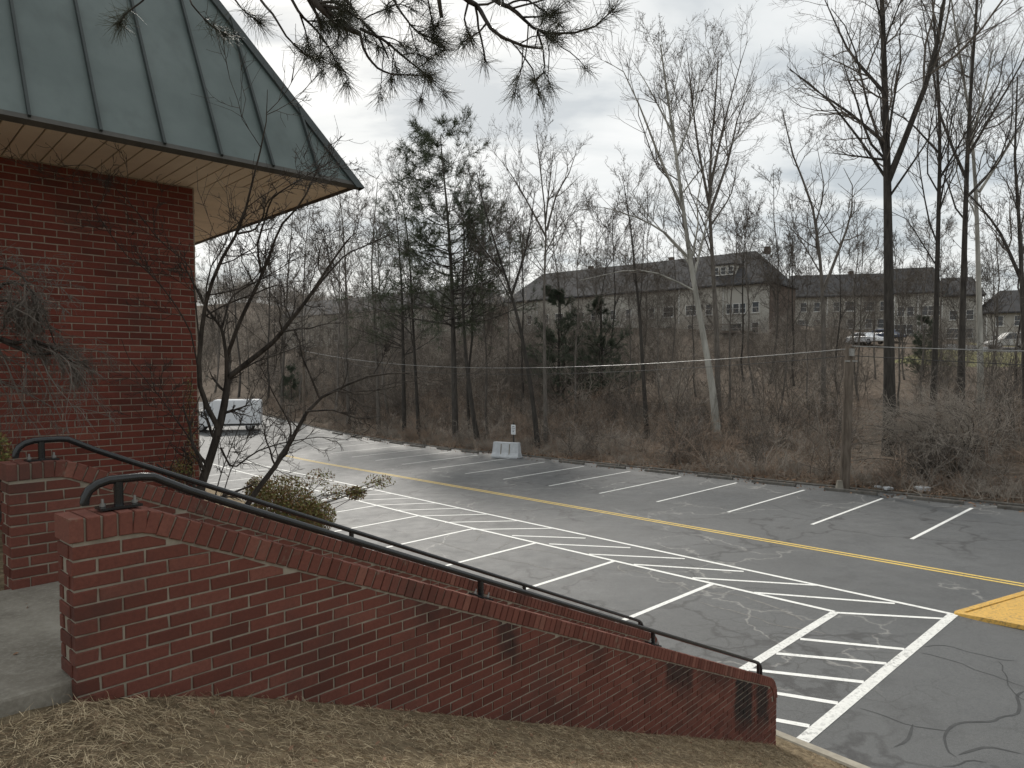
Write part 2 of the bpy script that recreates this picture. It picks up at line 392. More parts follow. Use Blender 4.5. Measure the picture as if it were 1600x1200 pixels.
M['sign_white'] = simple('sign_white', (.66, .68, .7), (.76, .78, .8), 6, .5)
M['sign_ink'] = simple('sign_ink', (.03, .035, .05), (.05, .055, .07), 6, .6)
M['siding'] = simple('cream_siding', (.34, .32, .28), (.4, .375, .33), .5, .85)
M['siding_pale'] = simple('pale_siding', (.37, .355, .32), (.44, .42, .375), .5, .85)
M['house_brick'] = simple('far_brick', (.09, .068, .056), (.14, .105, .086), 3, .9)
M['shingle'] = simple('dark_shingle', (.04, .04, .043), (.075, .072, .072), 1.2, .9)
M['trim'] = simple('white_trim', (.62, .61, .58), (.7, .69, .66), 2, .7)
M['deck_wood'] = simple('deck_wood', (.12, .095, .075), (.2, .165, .13), 3, .85)
# ------------------------------------------------------------------ ground and parking lot
def lin(a, b, s): return list(np.arange(a, b, s))
pv = [-900, -400, -200, -120, -80, -60, -45] + lin(-35, -14, 3) + lin(-14, 14, .5) + lin(14, 80, 1.5) + [85, 95, 110, 130, 160, 200, 260, 340, 450, 700, 1500]
qv = [-900, -300, -120, -60, -40] + lin(-30, -17, 2) + lin(-17, QK - .2, .3) + [QK - .16, QK - .149, -3, 0, 3, 6, 9, 12, QF + .199, QF + .21] + lin(QF + .8, 60, 1.6) + lin(62, 100, 4) + [110, 130, 160, 200, 260, 340, 500, 900, 1800]
PP, QQ = np.meshgrid(pv, qv, indexing='ij')
XY = O_[None, None] + PP[..., None] * H1 + QQ[..., None] * H2
Z = ground(XY[..., 0], XY[..., 1])
nP, nQ = PP.shape
idx = np.arange(nP * nQ).reshape(nP, nQ)
fc = np.stack([idx[:-1, :-1], idx[:-1, 1:], idx[1:, 1:], idx[1:, :-1]], -1).reshape(-1, 4)
me = mesh_np('ground', np.concatenate([XY, Z[..., None]], -1).reshape(-1, 3), [fc])
for k in ('litter', 'bank', 'lawn', 'asphalt'): me.materials.append(M[k])
qm = ((QQ[:-1, :-1] + QQ[1:, 1:]) / 2); pm = ((PP[:-1, :-1] + PP[1:, 1:]) / 2)
mi = np.where(qm < QK, 1, 0); mi = np.where((qm > 58) & (qm < 71) & (pm < 22), 2, mi); mi = np.where((qm > 71) & (qm < 80) & (pm < 22), 3, mi)
mi = np.where((qm > 80) & (qm < 100) & (pm < 22), 2, mi)
me.polygons.foreach_set('material_index', mi.ravel().astype(np.int32))
me.polygons.foreach_set('use_smooth', np.ones(len(me.polygons), bool))
me.update()
# face up check
if me.polygons[0].normal.z < 0: me.flip_normals()
link('ground', me, kind='structure')

pv = lin(-16, 100, 1.0); qv = lin(QK, QF + .001, (QF - QK) / 22)
PP, QQ = np.meshgrid(pv, qv, indexing='ij'); XY = O_[None, None] + PP[..., None] * H1 + QQ[..., None] * H2
Z = LZ(XY[..., 0], XY[..., 1]); nP, nQ = PP.shape; idx = np.arange(nP * nQ).reshape(nP, nQ)
fc = np.stack([idx[:-1, :-1], idx[:-1, 1:], idx[1:, 1:], idx[1:, :-1]], -1).reshape(-1, 4)
me = mesh_np('parking_lot', np.concatenate([XY, Z[..., None]], -1).reshape(-1, 3), [fc])
if me.polygons[0].normal.z < 0: me.flip_normals()
LOT = link('parking_lot', me, M['asphalt'], kind='structure')
def lp(p, q, dz=0.0): a = pq(p, q); return np.array([a[0], a[1], float(LZ(a[0], a[1])) + dz])
def stripe(name, a, b, w, mat, dz=.005):
    """painted stripe between two (p,q) points; follows the lot surface"""
    a, b = np.array(a, float), np.array(b, float); A, B = pq(*a), pq(*b)
    n = max(1, int(np.linalg.norm(B - A) / 1.5)); d = (B - A) / np.linalg.norm(B - A); s = np.array([-d[1], d[0]]) * w / 2
    vs = []
    for i in range(n + 1):
        c = A + (B - A) * i / n
        for k in (1, -1):
            e_ = c + s * k * (1 + random.uniform(-.04, .04)); vs.append((e_[0], e_[1], float(LZ(*e_)) + dz))
    g = Geo().poly(vs, [(2 * i, 2 * i + 1, 2 * i + 3, 2 * i + 2) for i in range(n)])
    m = g.mesh(name)
    if m.polygons[0].normal.z < 0: m.flip_normals()
    return link(name, m, mat, LOT)
def hitpq(px, py): P = lot_hit(px, py); return np.array(pq_of(P[0], P[1]))
# far bays
fp = [-.52, 2.6, 5.58, 8.69, 11.88, 14.98, 18.2, 21.6, 24.9, 28.2, 31.6, 35., 38.4, 41.9, 45.4, 49, 52.6, 56.2]
for p in fp: stripe('painted_line', (p, 6.0), (p, 12.05), .11, M['white_paint'])
# double yellow line
for q in (3.02, 3.22): stripe('painted_yellow_line', (-15, q), (44, q), .1, M['yellow_paint'])
# hatched strip between the near bays and the lane
inner = [(1.66, -1.48), (4.52, -1.62), (7.56, -1.71), (10.68, -1.74), (13.77, -1.85), (17.16, -1.93), (20.4, -1.97), (23.6, -2.0), (26.9, -2.05), (30.3, -2.1), (33.7, -2.1), (37.1, -2.1)]
stripe('painted_line', (-.1, 0), (44, 0), .11, M['white_paint'])
stripe('painted_line', inner[0], (17.16, -1.93), .11, M['white_paint'])
stripe('painted_line', (17.16, -1.93), (44, -2.1), .11, M['white_paint'])
for p, q in inner[1:]: stripe('painted_line', (p, q + .05), (p + .02, -6.8), .12, M['white_paint'], .0035)
hp = hitpq(1075, 940); hq = hitpq(1185, 945)
# hatch bars: pixel ends read off the photo for the nearest ones, then continued at the same pitch
bars = [((1300, 957), (1478, 967)), ((1178, 926), (1398, 943)), ((1082, 903), (1278, 914)), ((990, 882), (1162, 893)), ((920, 866), (1070, 873)), ((858, 850), (985, 856)), ((800, 837), (915, 841))]
hb = [(hitpq(*a), hitpq(*c_)) for a, c_ in bars]
for a, c_ in hb: stripe('hatch_bar', (a[0], max(a[1], -1.9)), (c_[0], min(c_[1], -.02)), .1, M['white_paint'], .0042)
da = (hb[-1][0] - hb[1][0]) / 5; dc = (hb[-1][1] - hb[1][1]) / 5
for k in range(1, 18):
    a = hb[-1][0] + da * k; c_ = hb[-1][1] + dc * k
    if a[0] < 43: stripe('hatch_bar', (a[0], -1.95), (c_[0], -.02), .1, M['white_paint'], .0042)
# crosswalk-like access aisle at the stair foot
stripe('painted_line', (-.11, .02), (-.13, -6.83), .175, M['white_worn'], .006)
stripe('painted_line', (1.63, -1.5), (1.55, -6.83), .17, M['white_worn'], .006)
for (x0, y0), (x1, y1) in (((1245, 998), (1415, 1015)), ((1200, 1020), (1385, 1037)), ((1160, 1045), (1350, 1066)), ((1130, 1070), (1312, 1100)), ((1130, 1110), (1265, 1135))):
    a, c_ = hitpq(x0, y0), hitpq(x1, y1)
    stripe('hatch_bar', (1.5, a[1] + (1.5 - a[0]) * (c_[1] - a[1]) / (c_[0] - a[0])), (-.03, c_[1]), .11, M['white_paint'], .0045)

# cracks: sanded pale ones across the near bays, tar-sealed dark ones at the lower right
def crack(pxs, w, mat, seed):
    rr = np.random.default_rng(seed); P = np.array([hitpq(*a) for a in pxs]); s = np.concatenate([[0], np.cumsum(np.linalg.norm(np.diff(P, axis=0), axis=1))]); n = max(6, int(s[-1] / .12))
    q = np.linspace(0, s[-1], n); X = np.stack([np.interp(q, s, P[:, i]) for i in (0, 1)], 1); j = rr.normal(size=(n, 2)) * .05; j = (j + np.roll(j, 1, 0)) / 2; X = X + j
    for _ in range(1): X[1:-1] = (X[:-2] + 2 * X[1:-1] + X[2:]) / 4
    XY_ = O_ + X[:, :1] * H1 + X[:, 1:] * H2; d = np.gradient(XY_, axis=0); d /= np.linalg.norm(d, axis=1, keepdims=True); nn = np.stack([-d[:, 1], d[:, 0]], 1)
    ww = w * (.35 + .9 * rr.random((n, 1))) / 2
    for _ in range(4): ww[1:-1] = (ww[:-2] + 2 * ww[1:-1] + ww[2:]) / 4
    ww[0] = ww[-1] = .002; A = XY_ + nn * ww; B = XY_ - nn * ww; vs = []
    for a, b_ in zip(A, B): vs += [(a[0], a[1], float(LZ(*a)) + .0028), (b_[0], b_[1], float(LZ(*b_)) + .0028)]
    m = Geo().poly(vs, [(2 * i, 2 * i + 1, 2 * i + 3, 2 * i + 2) for i in range(n - 1)]).mesh('crack')
    if m.polygons[0].normal.z < 0: m.flip_normals()
    link('crack', m, mat, LOT)
for i, a in enumerate([[(740, 825), (775, 833), (800, 842), (790, 852), (770, 860)], [(672, 844), (715, 856), (762, 870), (820, 880), (886, 896)], [(811, 857), (860, 862), (900, 874), (935, 883)], [(950, 889), (1000, 893), (1040, 905), (1085, 925)],
                       [(740, 784), (790, 787), (837, 791), (862, 789)], [(860, 793), (900, 797), (960, 812), (1010, 822)], [(700, 812), (735, 822), (752, 834), (741, 846)], [(800, 808), (795, 803), (830, 797), (850, 790)], [(980, 895), (960, 888), (975, 880)], [(1090, 940), (1140, 955), (1210, 975), (1290, 990)], [(1110, 925), (1160, 930), (1215, 950), (1260, 972)], [(620, 870), (690, 885), (740, 905)]]):
    crack(a, .045, M['crack_light'], i)
for i, a in enumerate([[(1600, 1078), (1592, 1100), (1579, 1114), (1550, 1121), (1525, 1125), (1498, 1133), (1480, 1142), (1470, 1158), (1472, 1172), (1490, 1182)], [(1424, 1130), (1421, 1148), (1412, 1160), (1395, 1166)], [(1435, 1018), (1470, 1028), (1510, 1040), (1560, 1058), (1600, 1072)],
                       [(1500, 1180), (1530, 1168), (1560, 1172), (1600, 1180)], [(1335, 1105), (1370, 1118), (1425, 1132), (1480, 1142)], [(1560, 1030), (1575, 1060), (1582, 1085), (1600, 1095)], [(1440, 1012), (1480, 1010), (1530, 1022), (1590, 1035)], [(1210, 790), (1235, 800), (1270, 808)], [(1470, 1196), (1510, 1186), (1540, 1190)]]):
    crack(a, .05 if i < 2 or i == 3 else .025, M['crack_dark'], 50 + i)
# kerbs
KERB = link('kerb', None, None, None, kind='structure')
def kerb_run(q0, q1, p0, p1, seg, mat, h, nm='kerb_stone'):
    p = p0
    while p < p1:
        e_ = min(p + seg, p1) - .012; g = Geo(); vs = []
        j = random.uniform(-.012, .012)
        for pp in (p, e_):
            for q, z in ((q0, -.25), (q0, h + j), (q0 + (q1 - q0) * .12, h + .015 + j), (q1 - (q1 - q0) * .12, h + .015 + j), (q1, h - .01 + j), (q1, -.25)):
                vs.append(lp(pp, q, z))
        n = 6; fs = [(i, (i + 1) % n, n + (i + 1) % n, n + i) for i in range(n)] + [tuple(range(n - 1, -1, -1)), tuple(range(n, 2 * n))]
        g.poly(vs, fs); geo_obj(nm, g, mat, KERB); p += seg
kerb_run(QK, QK - .16, -13.2, 60, 2.4, M['concrete_kerb'], .1)
kerb_run(QF + .02, QF + .17, -15, 75, 3.0, M['concrete_dark'], .06)

# raised yellow island nose
g = Geo(); zt = .11
isl = [(-.06, .14), (-.12, -.02), (-.6, -.06), (-1.3, -.05), (-7, .0), (-7, 2.78), (-1.0, 2.78), (-.84, 2.6)]
top = inset_poly([tuple(pq(*a)) for a in isl], .03 if True else 0)
outer = [tuple(pq(*a)) for a in isl]
area = sum(outer[i - 1][0] * outer[i][1] - outer[i][0] * outer[i - 1][1] for i in range(len(outer)))
if area < 0: outer = outer[::-1]
def ramp_z(x, y):
    p, q = pq_of(x, y); return float(LZ(x, y)) + .012 + .05 * float(sst(-p, .0, .9))
n = len(outer); ins = inset_poly(outer, .05); ins2 = inset_poly(outer, .2); ins3 = inset_poly(outer, .215)
vs = [(x, y, float(LZ(x, y)) - .05) for x, y in outer] + [(x, y, ramp_z(x, y)) for x, y in ins]
fs = [(i, (i + 1) % n, n + (i + 1) % n, n + i) for i in range(n)]
fs.append(tuple(n + i for i in range(n)))
ISL = thing('traffic_island', 'yellow painted raised island nose at the right edge of the lot', 'traffic island', (outer[0][0], outer[0][1], float(LZ(*outer[0]))))
b0 = np.array(ISL.location)
geo_obj('island_top', Geo().poly([np.array(q) - b0 for q in vs], fs), M['yellow_kerb'], ISL)
kv = []; kf = []
for a in (inset_poly(outer, .02), inset_poly(outer, .17)):
    pass
A_, B_ = inset_poly(outer, .035), inset_poly(outer, .18)
kv = [np.array((x, y, ramp_z(x, y) + .02)) - b0 for x, y in A_] + [np.array((x, y, ramp_z(x, y) + .02)) - b0 for x, y in B_] + \
     [np.array((x, y, ramp_z(x, y) - .05)) - b0 for x, y in outer] + [np.array((x, y, ramp_z(x, y) - .05)) - b0 for x, y in B_]
for i in range(n):
    j = (i + 1) % n; kf += [(i, j, n + j, n + i), (2 * n + i, 2 * n + j, j, i), (n + i, n + j, 3 * n + j, 3 * n + i)]
geo_obj('island_kerb', Geo().poly(kv, kf), M['yellow_kerb'], ISL)

# wheel stops along the far kerb
ws = None
for i in range(len(fp) - 1):
    pc = (fp[i] + fp[i + 1]) / 2 + random.uniform(-.15, .15); wl = random.uniform(1.8, 2.1)
    if 26.5 < pc < 30.5: continue
    g = Geo(); prof = [(-.08, 0), (.08, 0), (.065, .09), (.035, .125), (-.035, .125), (-.065, .09)]
    qc = 12.62 + random.uniform(-.06, .06); dv = random.uniform(-.02, .02); vs = []
    for s in (-wl / 2, wl / 2):
        for a, z in prof: vs.append(lp(pc + s, qc + a + s * dv, z))
    base = lp(pc, qc); k = len(prof)
    fs = [(j, (j + 1) % k, k + (j + 1) % k, k + j) for j in range(k)] + [tuple(range(k - 1, -1, -1)), tuple(range(k, 2 * k))]
    nth = ['first', 'second', 'third', 'fourth', 'fifth', 'sixth', 'seventh', 'eighth', 'ninth', 'tenth', 'eleventh', 'twelfth', 'thirteenth', 'fourteenth', 'fifteenth', 'sixteenth', 'seventeenth', 'eighteenth'][i]
    g.poly([v - base for v in vs], fs)
    o = geo_obj('wheel_stop', g, M['concrete_dark'], None, loc=base, label='weathered concrete wheel stop at the far kerb, %s bay from the right' % nth, category='wheel stop', group='wheel stops along the far kerb')

# ------------------------------------------------------------------ brick walls
BL, BH, JT, MOD, CRS = .1935, .058, .01, .2035, .0677
def brick_mesh(pts, depth=.05, ch=.0035):
    """polygon in local x (along) / z, front face at y=0 looking -y"""
    g = Geo(); g.prism(pts, lambda a, b_, w: (a, w, b_), 0, depth, ch); return g
FULL = [brick_mesh(p, .05).mesh('brick') for p in ([(-BL / 2, -BH / 2), (BL / 2, -BH / 2), (BL / 2, BH / 2), (-BL / 2, BH / 2)],
        [(-BL / 2, -BH / 2 + .001), (BL / 2 - .001, -BH / 2), (BL / 2, BH / 2 - .001), (-BL / 2 + .002, BH / 2)],
        [(-BL / 2 + .001, -BH / 2), (BL / 2, -BH / 2 + .0015), (BL / 2 - .002, BH / 2), (-BL / 2, BH / 2 - .0015)])]
def lay(x0, x1, z0, z1, row0, off, keep, clips=None, ztop=None):
    """running bond; yields (polygon, centre, full?)"""
    out = []; k = 0; z = row0
    while z - CRS > z0 - CRS:
        zc = z - CRS / 2; sh = off if k % 2 else 0.0
        x = x0 - (MOD - sh if sh else 0)
        while x < x1 + 1e-6:
            a, b_ = max(x + JT / 2, x0), min(x + MOD - JT / 2, x1)
            if x < x0 and sh: a = x0
            if b_ - a > .02:
                pts = [(a, zc - BH / 2), (b_, zc - BH / 2), (b_, zc + BH / 2), (a, zc + BH / 2)]
                if keep((a + b_) / 2, zc):
                    full = abs(b_ - a - BL) < 1e-4
                    if clips:
                        for c_ in clips:
                            q = clip(pts, *c_)
                            if len(q) != len(pts) or any(abs(u_[0] - v_[0]) + abs(u_[1] - v_[1]) > 1e-5 for u_, v_ in zip(q, pts)): full = False
                            pts = q
                            if len(pts) < 3: break
                    if len(pts) >= 3:
                        ar = abs(sum(pts[i - 1][0] * pts[i][1] - pts[i][0] * pts[i - 1][1] for i in range(len(pts)))) / 2
                        if ar > .0007: out.append((pts, full and random.random() < .5) if not full or True else None)
            x += MOD
        z -= CRS; k += 1
    return out
def place_bricks(bl, parent, origin, ang, base, mat, limit, key, name='brick', outset=.0):
    """bl: bricks in a local (x,z) plane; local x rotated by ang about z at origin"""
    ca, sa = math.cos(ang), math.sin(ang)
    bl = sorted(bl, key=key); rest = Geo()
    for i, (pts, full) in enumerate(bl):
        cx = (min(p[0] for p in pts) + max(p[0] for p in pts)) / 2; cz = (min(p[1] for p in pts) + max(p[1] for p in pts)) / 2
        jy = random.uniform(-.0025, .0025) - outset
        loc = (origin[0] + cx * ca - jy * sa - base[0], origin[1] + cx * sa + jy * ca - base[1], cz - base[2] + (origin[2] if len(origin) > 2 else 0.0))
        if i < limit:
            if full: me_ = FULL[i % 3]
            else: me_ = brick_mesh([(a - cx + random.uniform(-.0025, .0025), b_ - cz + random.uniform(-.0022, .0022)) for a, b_ in pts]).mesh('brick')
            o = bpy.data.objects.new(name, me_); COL.objects.link(o); o.parent = parent; o.location = loc
            o.rotation_euler = (random.uniform(-.012, .012), random.uniform(-.006, .006), ang + random.uniform(-.008, .008))
            if not me_.materials: me_.materials.append(mat)
            if me_.materials[0] != mat:
                o.material_slots[0].link = 'OBJECT'; o.material_slots[0].material = mat
        else:
            g = brick_mesh([(a - cx, b_ - cz) for a, b_ in pts])
            rest.poly([(loc[0] + x * ca - y * sa, loc[1] + x * sa + y * ca, loc[2] + z) for x, y, z in g.v], g.f)
    if rest.v: geo_obj('brickwork', rest, mat, parent, kind='stuff')

SL = -.4374                                             # slope of the stair walls
T_B, T_E, ZT = .33, 7.58, -.655                          # bend, start of the rounded end, flat cap top
def cap_top(t):
    if t <= T_B: return ZT
    return ZT + SL * (t - T_B)
phi = math.atan(SL)
RA = .36
zE = cap_top(T_E)
ec = (T_E + RA * math.sin(phi), zE - RA * math.cos(phi))  # centre of the rounded end
CAPP = [(-.012, ZT), (T_B - .08, ZT), (T_B - .02, ZT - .004), (T_B + .06, cap_top(T_B + .06) - .002)]
CAPP += [(t, cap_top(t)) for t in np.linspace(T_B + .12, T_E, 40)]
CAPP += [(ec[0] + RA * math.sin(-phi_), ec[1] + RA * math.cos(phi_)) for phi_ in np.linspace(phi, -math.pi / 2, 10)[1:]]
T_END = CAPP[-1][0]
CAPP = np.array(CAPP)
CAPS = np.concatenate([[0], np.cumsum(np.linalg.norm(np.diff(CAPP, axis=0), axis=1))])
def cap_at(s):
    t = np.interp(s, CAPS, CAPP[:, 0]); z = np.interp(s, CAPS, CAPP[:, 1]); e_ = .03
    d = np.array([np.interp(s + e_, CAPS, CAPP[:, 0]) - np.interp(s - e_, CAPS, CAPP[:, 0]), np.interp(s + e_, CAPS, CAPP[:, 1]) - np.interp(s - e_, CAPS, CAPP[:, 1])])
    return t, z, d / np.linalg.norm(d)
CH = .108
ANG = math.atan2(U[1], U[0])
def bank_z(t): return float(np.interp(t, [-5, 0, .35, .84, 2.21, 4.19, 7.75, 8.2], [-1.43, -1.47, -1.57, -1.74, -2.34, -3.21, -4.82, -4.86]))
def stair_wall(label, w0, t0, nbrick, dt=0.0):
    tw = lambda a, w, z: globals()['tw'](a + dt, w, z + dt * .4)
    th = .205
    base = tw(t0, w0 + th / 2, -1.47)
    T = thing('stair_wall', label, 'wall', base, 0, 'brick walls flanking the stairs')
    # mortar core: outline 6 mm inside everything
    out = [(t0 + .008, -6.2)]
    out = [(p[0] if i else t0 + .008, p[1] - .009) for i, p in enumerate(CAPP)]
    out[-1] = (T_END - .01, CAPP[-1][1]); out += [(T_END - .01, -5.6), (t0 + .008, -5.6)]
    out = [(max(a, t0 + .008), b_) for a, b_ in out]
    g = Geo(); g.prism(out[::-1], lambda a, b_, w: tw(a, w, b_) - base, w0 + .008, w0 + th - .008)
    geo_obj('mortar', g, M['mortar'], T)
    # field bricks on the side facing the lawn
    ctb = lambda t: cap_top(t) - (CH + .012) / math.cos(phi if t > T_B else 0)
    c1 = (0., 1., ZT - CH - .011)                                       # below the flat cap
    k = -(CH + .012) / math.cos(phi)
    c2 = (-SL, 1., ZT - SL * T_B + k)                                   # below the sloping cap
    ra = RA - CH - .012
    fld = lay(t0, T_END - .012, -5.4, -.77, -.847 + CRS, MOD / 2, lambda x, z: z > bank_z(x) - .16 and (x < T_E - .2 or z < ec[1] - .02 or (x - ec[0]) ** 2 + (z - ec[1]) ** 2 < ra * ra or x < ec[0]), [c1, c2])
    o = tw(0, w0, 0)
    place_bricks(fld, T, o, ANG, base, M['brick'], nbrick, key=lambda e_: e_[0][0][0])
    # end of the wall on the landing: headers and stretchers
    endb = []
    z = -.847 + CRS; i = 0
    while z > -1.75:
        zc = z - CRS / 2
        if i % 2: segs = [(-th + .0, -.1 - JT / 2), (-.1 + JT / 2, 0)]
        else: segs = [(-th, 0)]
        for a, b_ in segs:
            if zc < ZT - CH - .03: endb.append(([(a + .004, zc - BH / 2), (b_ - .0505, zc - BH / 2), (b_ - .0505, zc + BH / 2), (a + .004, zc + BH / 2)], False)) if b_ - .0505 > a + .03 else None
        z -= CRS; i += 1
    oo = tw(t0, w0, 0)
    place_bricks(endb, T, oo, ANG - math.pi / 2, base, M['brick'], 40, key=lambda e_: -e_[0][0][1])
    # rowlock cap
    n = int(CAPS[-1] / CRS); ds = CAPS[-1] / n; cm = [None, None, None]
    for v in range(3):
        g = Geo(); hw = (ds - JT) / 2; f_ = .0015 * v
        g.prism([(-hw, -CH), (hw, -CH + f_), (hw, 0), (-hw + f_, -f_)], lambda a, b_, w: (a, w, b_), -.006, th + .006, .004); cm[v] = g.mesh('cap_brick'); cm[v].materials.append(M['brick_cap'])
    for i in range(n):
        t, z, d = cap_at((i + .5) * ds)
        if t < t0 - .1: continue
        P = tw(t, w0, z + random.uniform(-.002, .002)) - base
        ob = bpy.data.objects.new('cap_brick', cm[i % 3]); COL.objects.link(ob); ob.parent = T; ob.location = P
        ob.rotation_euler = (random.uniform(-.006, .006), -math.atan2(d[1], d[0]), ANG)
    return T
stair_wall('long red brick stair wall nearest the camera, sloping down beside the straw bank', 0.0, 0.0, 300)
stair_wall('brick stair wall on the far side of the steps, mostly hidden behind the nearer one', 1.80, 0.0, 130, .15)

# landing and steps
base = tw(-1, 1, -1.47)
g = Geo(); g.prism([(-4.5, .055), (.42, .055), (.42, 1.85), (-4.5, 1.85)], lambda a, b_, w: tw(a, b_, w), -1.39, -1.75)
lo = geo_obj('landing', g, M['concrete'], None, kind='structure'); bevel(lo, .015)
STEPS = link('stair', None, None, None, kind='structure')
nst = 19; rise = (4.88 - 1.39) / nst; run = (7.75 - .42) / (nst - 1)
for i in range(nst - 1):
    g = Geo(); zt = -1.39 - rise * (i + 1); t0 = .42 + run * i
    g.prism([(t0, .21), (t0 + run + .03, .21), (t0 + run + .03, 1.8), (t0, 1.8)], lambda a, b_, w: tw(a, b_, w), zt, zt - .4)
    geo_obj('step', g, M['concrete'], STEPS)

# handrails
def handrail(label, w, dt):
    t0 = 0.0; tw = lambda a, w, z: globals()['tw'](a + dt, w, z + dt * .4)
    base = tw(t0 + .18, w, ZT); T = thing('handrail', label, 'handrail', base, 0, 'black pipe handrails on the stair walls')
    dz = .14; pts = [(.086, ZT + .045), (.09, ZT + .072), (.106, ZT + .102), (.14, ZT + .126), (.19, ZT + dz), (.27, ZT + dz), (.33, ZT + dz), (.385, ZT + dz - .006), (.45, cap_top(.45) + dz + .012), (.55, cap_top(.55) + dz + .004)]
    pts += [(t, cap_top(t) + dz) for t in np.linspace(.8, 7.34, 24)]
    ze = cap_top(7.4) + dz; pts += [(7.43, cap_top(7.43) + dz - .004), (7.485, cap_top(7.485) + dz - .02), (7.51, cap_top(7.51) + dz - .06), (7.515, cap_top(7.515) + .05), (7.515, cap_top(7.515) - .03)]
    P = np.array([tw(a + (t0 if a < .5 else 0), w, z) for a, z in pts]) - base
    R = np.full(len(P), .0205)
    v = Tubes().add(P, R, 14).mesh('rail')
    link('rail', v, M['rail'], T)
    g = Geo()
    for e_ in (0,):
        d = P[0]; g.box(d + np.array([0, 0, -.004]), (.03, .03, .012), ANG)
    geo_obj('rail_end', g, M['rail'], T)
    for t in (.23, 2.62, 4.98, 7.44):
        zt = cap_top(t); sl = 0 if t < T_B else phi
        pt = np.array([tw(t, w, zt - .01), tw(t, w, zt + dz - .01)]) - base
        po = link('post', Tubes().add(pt, [.022, .022], 4).mesh('post', False), M['rail'], T)
        if t > 7: continue
        g = Geo(); c_, s_ = math.cos(sl), math.sin(sl)
        def fn(a, b_, w2): return tw(t + a * c_ - w2 * s_, w + b_, zt + a * s_ + w2 * c_) - base
        g.prism([(-.09, -.045), (.09, -.045), (.09, .045), (-.09, .045)][::-1], fn, .006, .018)
        pl = geo_obj('base_plate', g, M['rail'], T)
        for sx in (-.07, .07):
            bp = [fn(sx, 0, .012), fn(sx, 0, .055)]
            bo = Tubes().add(bp, [.007, .006], 6); bo.add([fn(sx, 0, .02), fn(sx, 0, .034)], [.013, .013], 6)
            link('anchor_bolt', bo.mesh('anchor_bolt'), M['steel'], pl)
    return T
handrail('black pipe handrail on the nearer brick stair wall', .1, 0.0)
handrail('black pipe handrail on the farther brick stair wall', 1.9, .13)

# ------------------------------------------------------------------ the brick house
HD = np.array([.72838, .68517]); HM = np.array([.68517, -.72838])       # along the wall (towards the corner) / outwards
HC = np.array([-3.445, 7.755]); ZS = 1.95                                # wall corner, soffit level
hb = np.array([HC[0], HC[1], -2.6])
HOUSE = thing('brick_house', 'red brick building with green metal mansard roof and wide tan soffit', 'building', hb)
def hp3(s, o, z):                                                       # s metres back from the corner along the wall, o outwards
    a = HC - HD * s + HM * o; return np.array([a[0], a[1], z]) - hb
def hs3(s, o, z):                                                       # side wall: s back from the corner, o outwards
    a = HC - HM * s + HD * o; return np.array([a[0], a[1], z]) - hb
g = Geo(); g.prism([(-.014, -.014), (-.014, 6.2), (7.2, 6.2), (7.2, -.014)], lambda a, b_, w: hp3(a, -b_, w), -4.2, ZS + .02)
geo_obj('mortar_wall', g, M['mortar_house'], HOUSE)
LW = 3.2
wl = lay(0, LW, -2.6, ZS - .03, ZS - .012, MOD / 2, lambda x, z: z > -2.6)
o = HC - HD * LW + HM * .022
def vis(e_):
    x = LW - e_[0][0][0]; z = e_[0][0][1]; return (0 if x < 1.78 and z > -1.15 else 1, x * .0 - x)
place_bricks(wl, HOUSE, (o[0], o[1]), math.atan2(HD[1], HD[0]), hb, M['brick_house'], 300, key=vis)
wl = lay(0, 4.0, -3.6, ZS - .03, ZS - .012, MOD / 2, lambda x, z: z > -3.6)
o = HC + HD * .022
place_bricks(wl, HOUSE, (o[0], o[1]), math.atan2(-HM[1], -HM[0]), hb, M['brick_house'], 0, key=lambda e_: 0)
g = Geo(); OV = 1.275
# soffit boards, front and side
def soffit(fn, s_max, first):
    bw = .148; s = -OV
    while s < s_max:
        a, b_ = s, s + bw - .013
        pts = clip([(a, -.02), (b_, -.02), (b_, OV - .02), (a, OV - .02)], -1, -1 if False else 0, 1e9)
        # mitre: keep points with o <= ... outside corner s>=-o
        q = clip(pts, -1, -1, -.003)
        if len(q) >= 3:
            gg = Geo(); gg.prism(q, lambda x, y, w: fn(x, y, w), ZS, ZS + .02, .003); geo_obj('soffit_board', gg, M['soffit'], HOUSE)
        s += bw
soffit(hp3, 4.2, True); soffit(hs3, 3.4, False)
g = Geo(); g.prism([(-OV + .03, -OV + .03), (4.5, -OV + .03), (4.5, .2), (-.2, .2), (-.2, 4.5), (-OV + .03, 4.5)], lambda a, b_, w: hp3(a, -b_, w), ZS + .025, ZS + .06)
geo_obj('soffit_backing', g, M['fascia'], HOUSE)
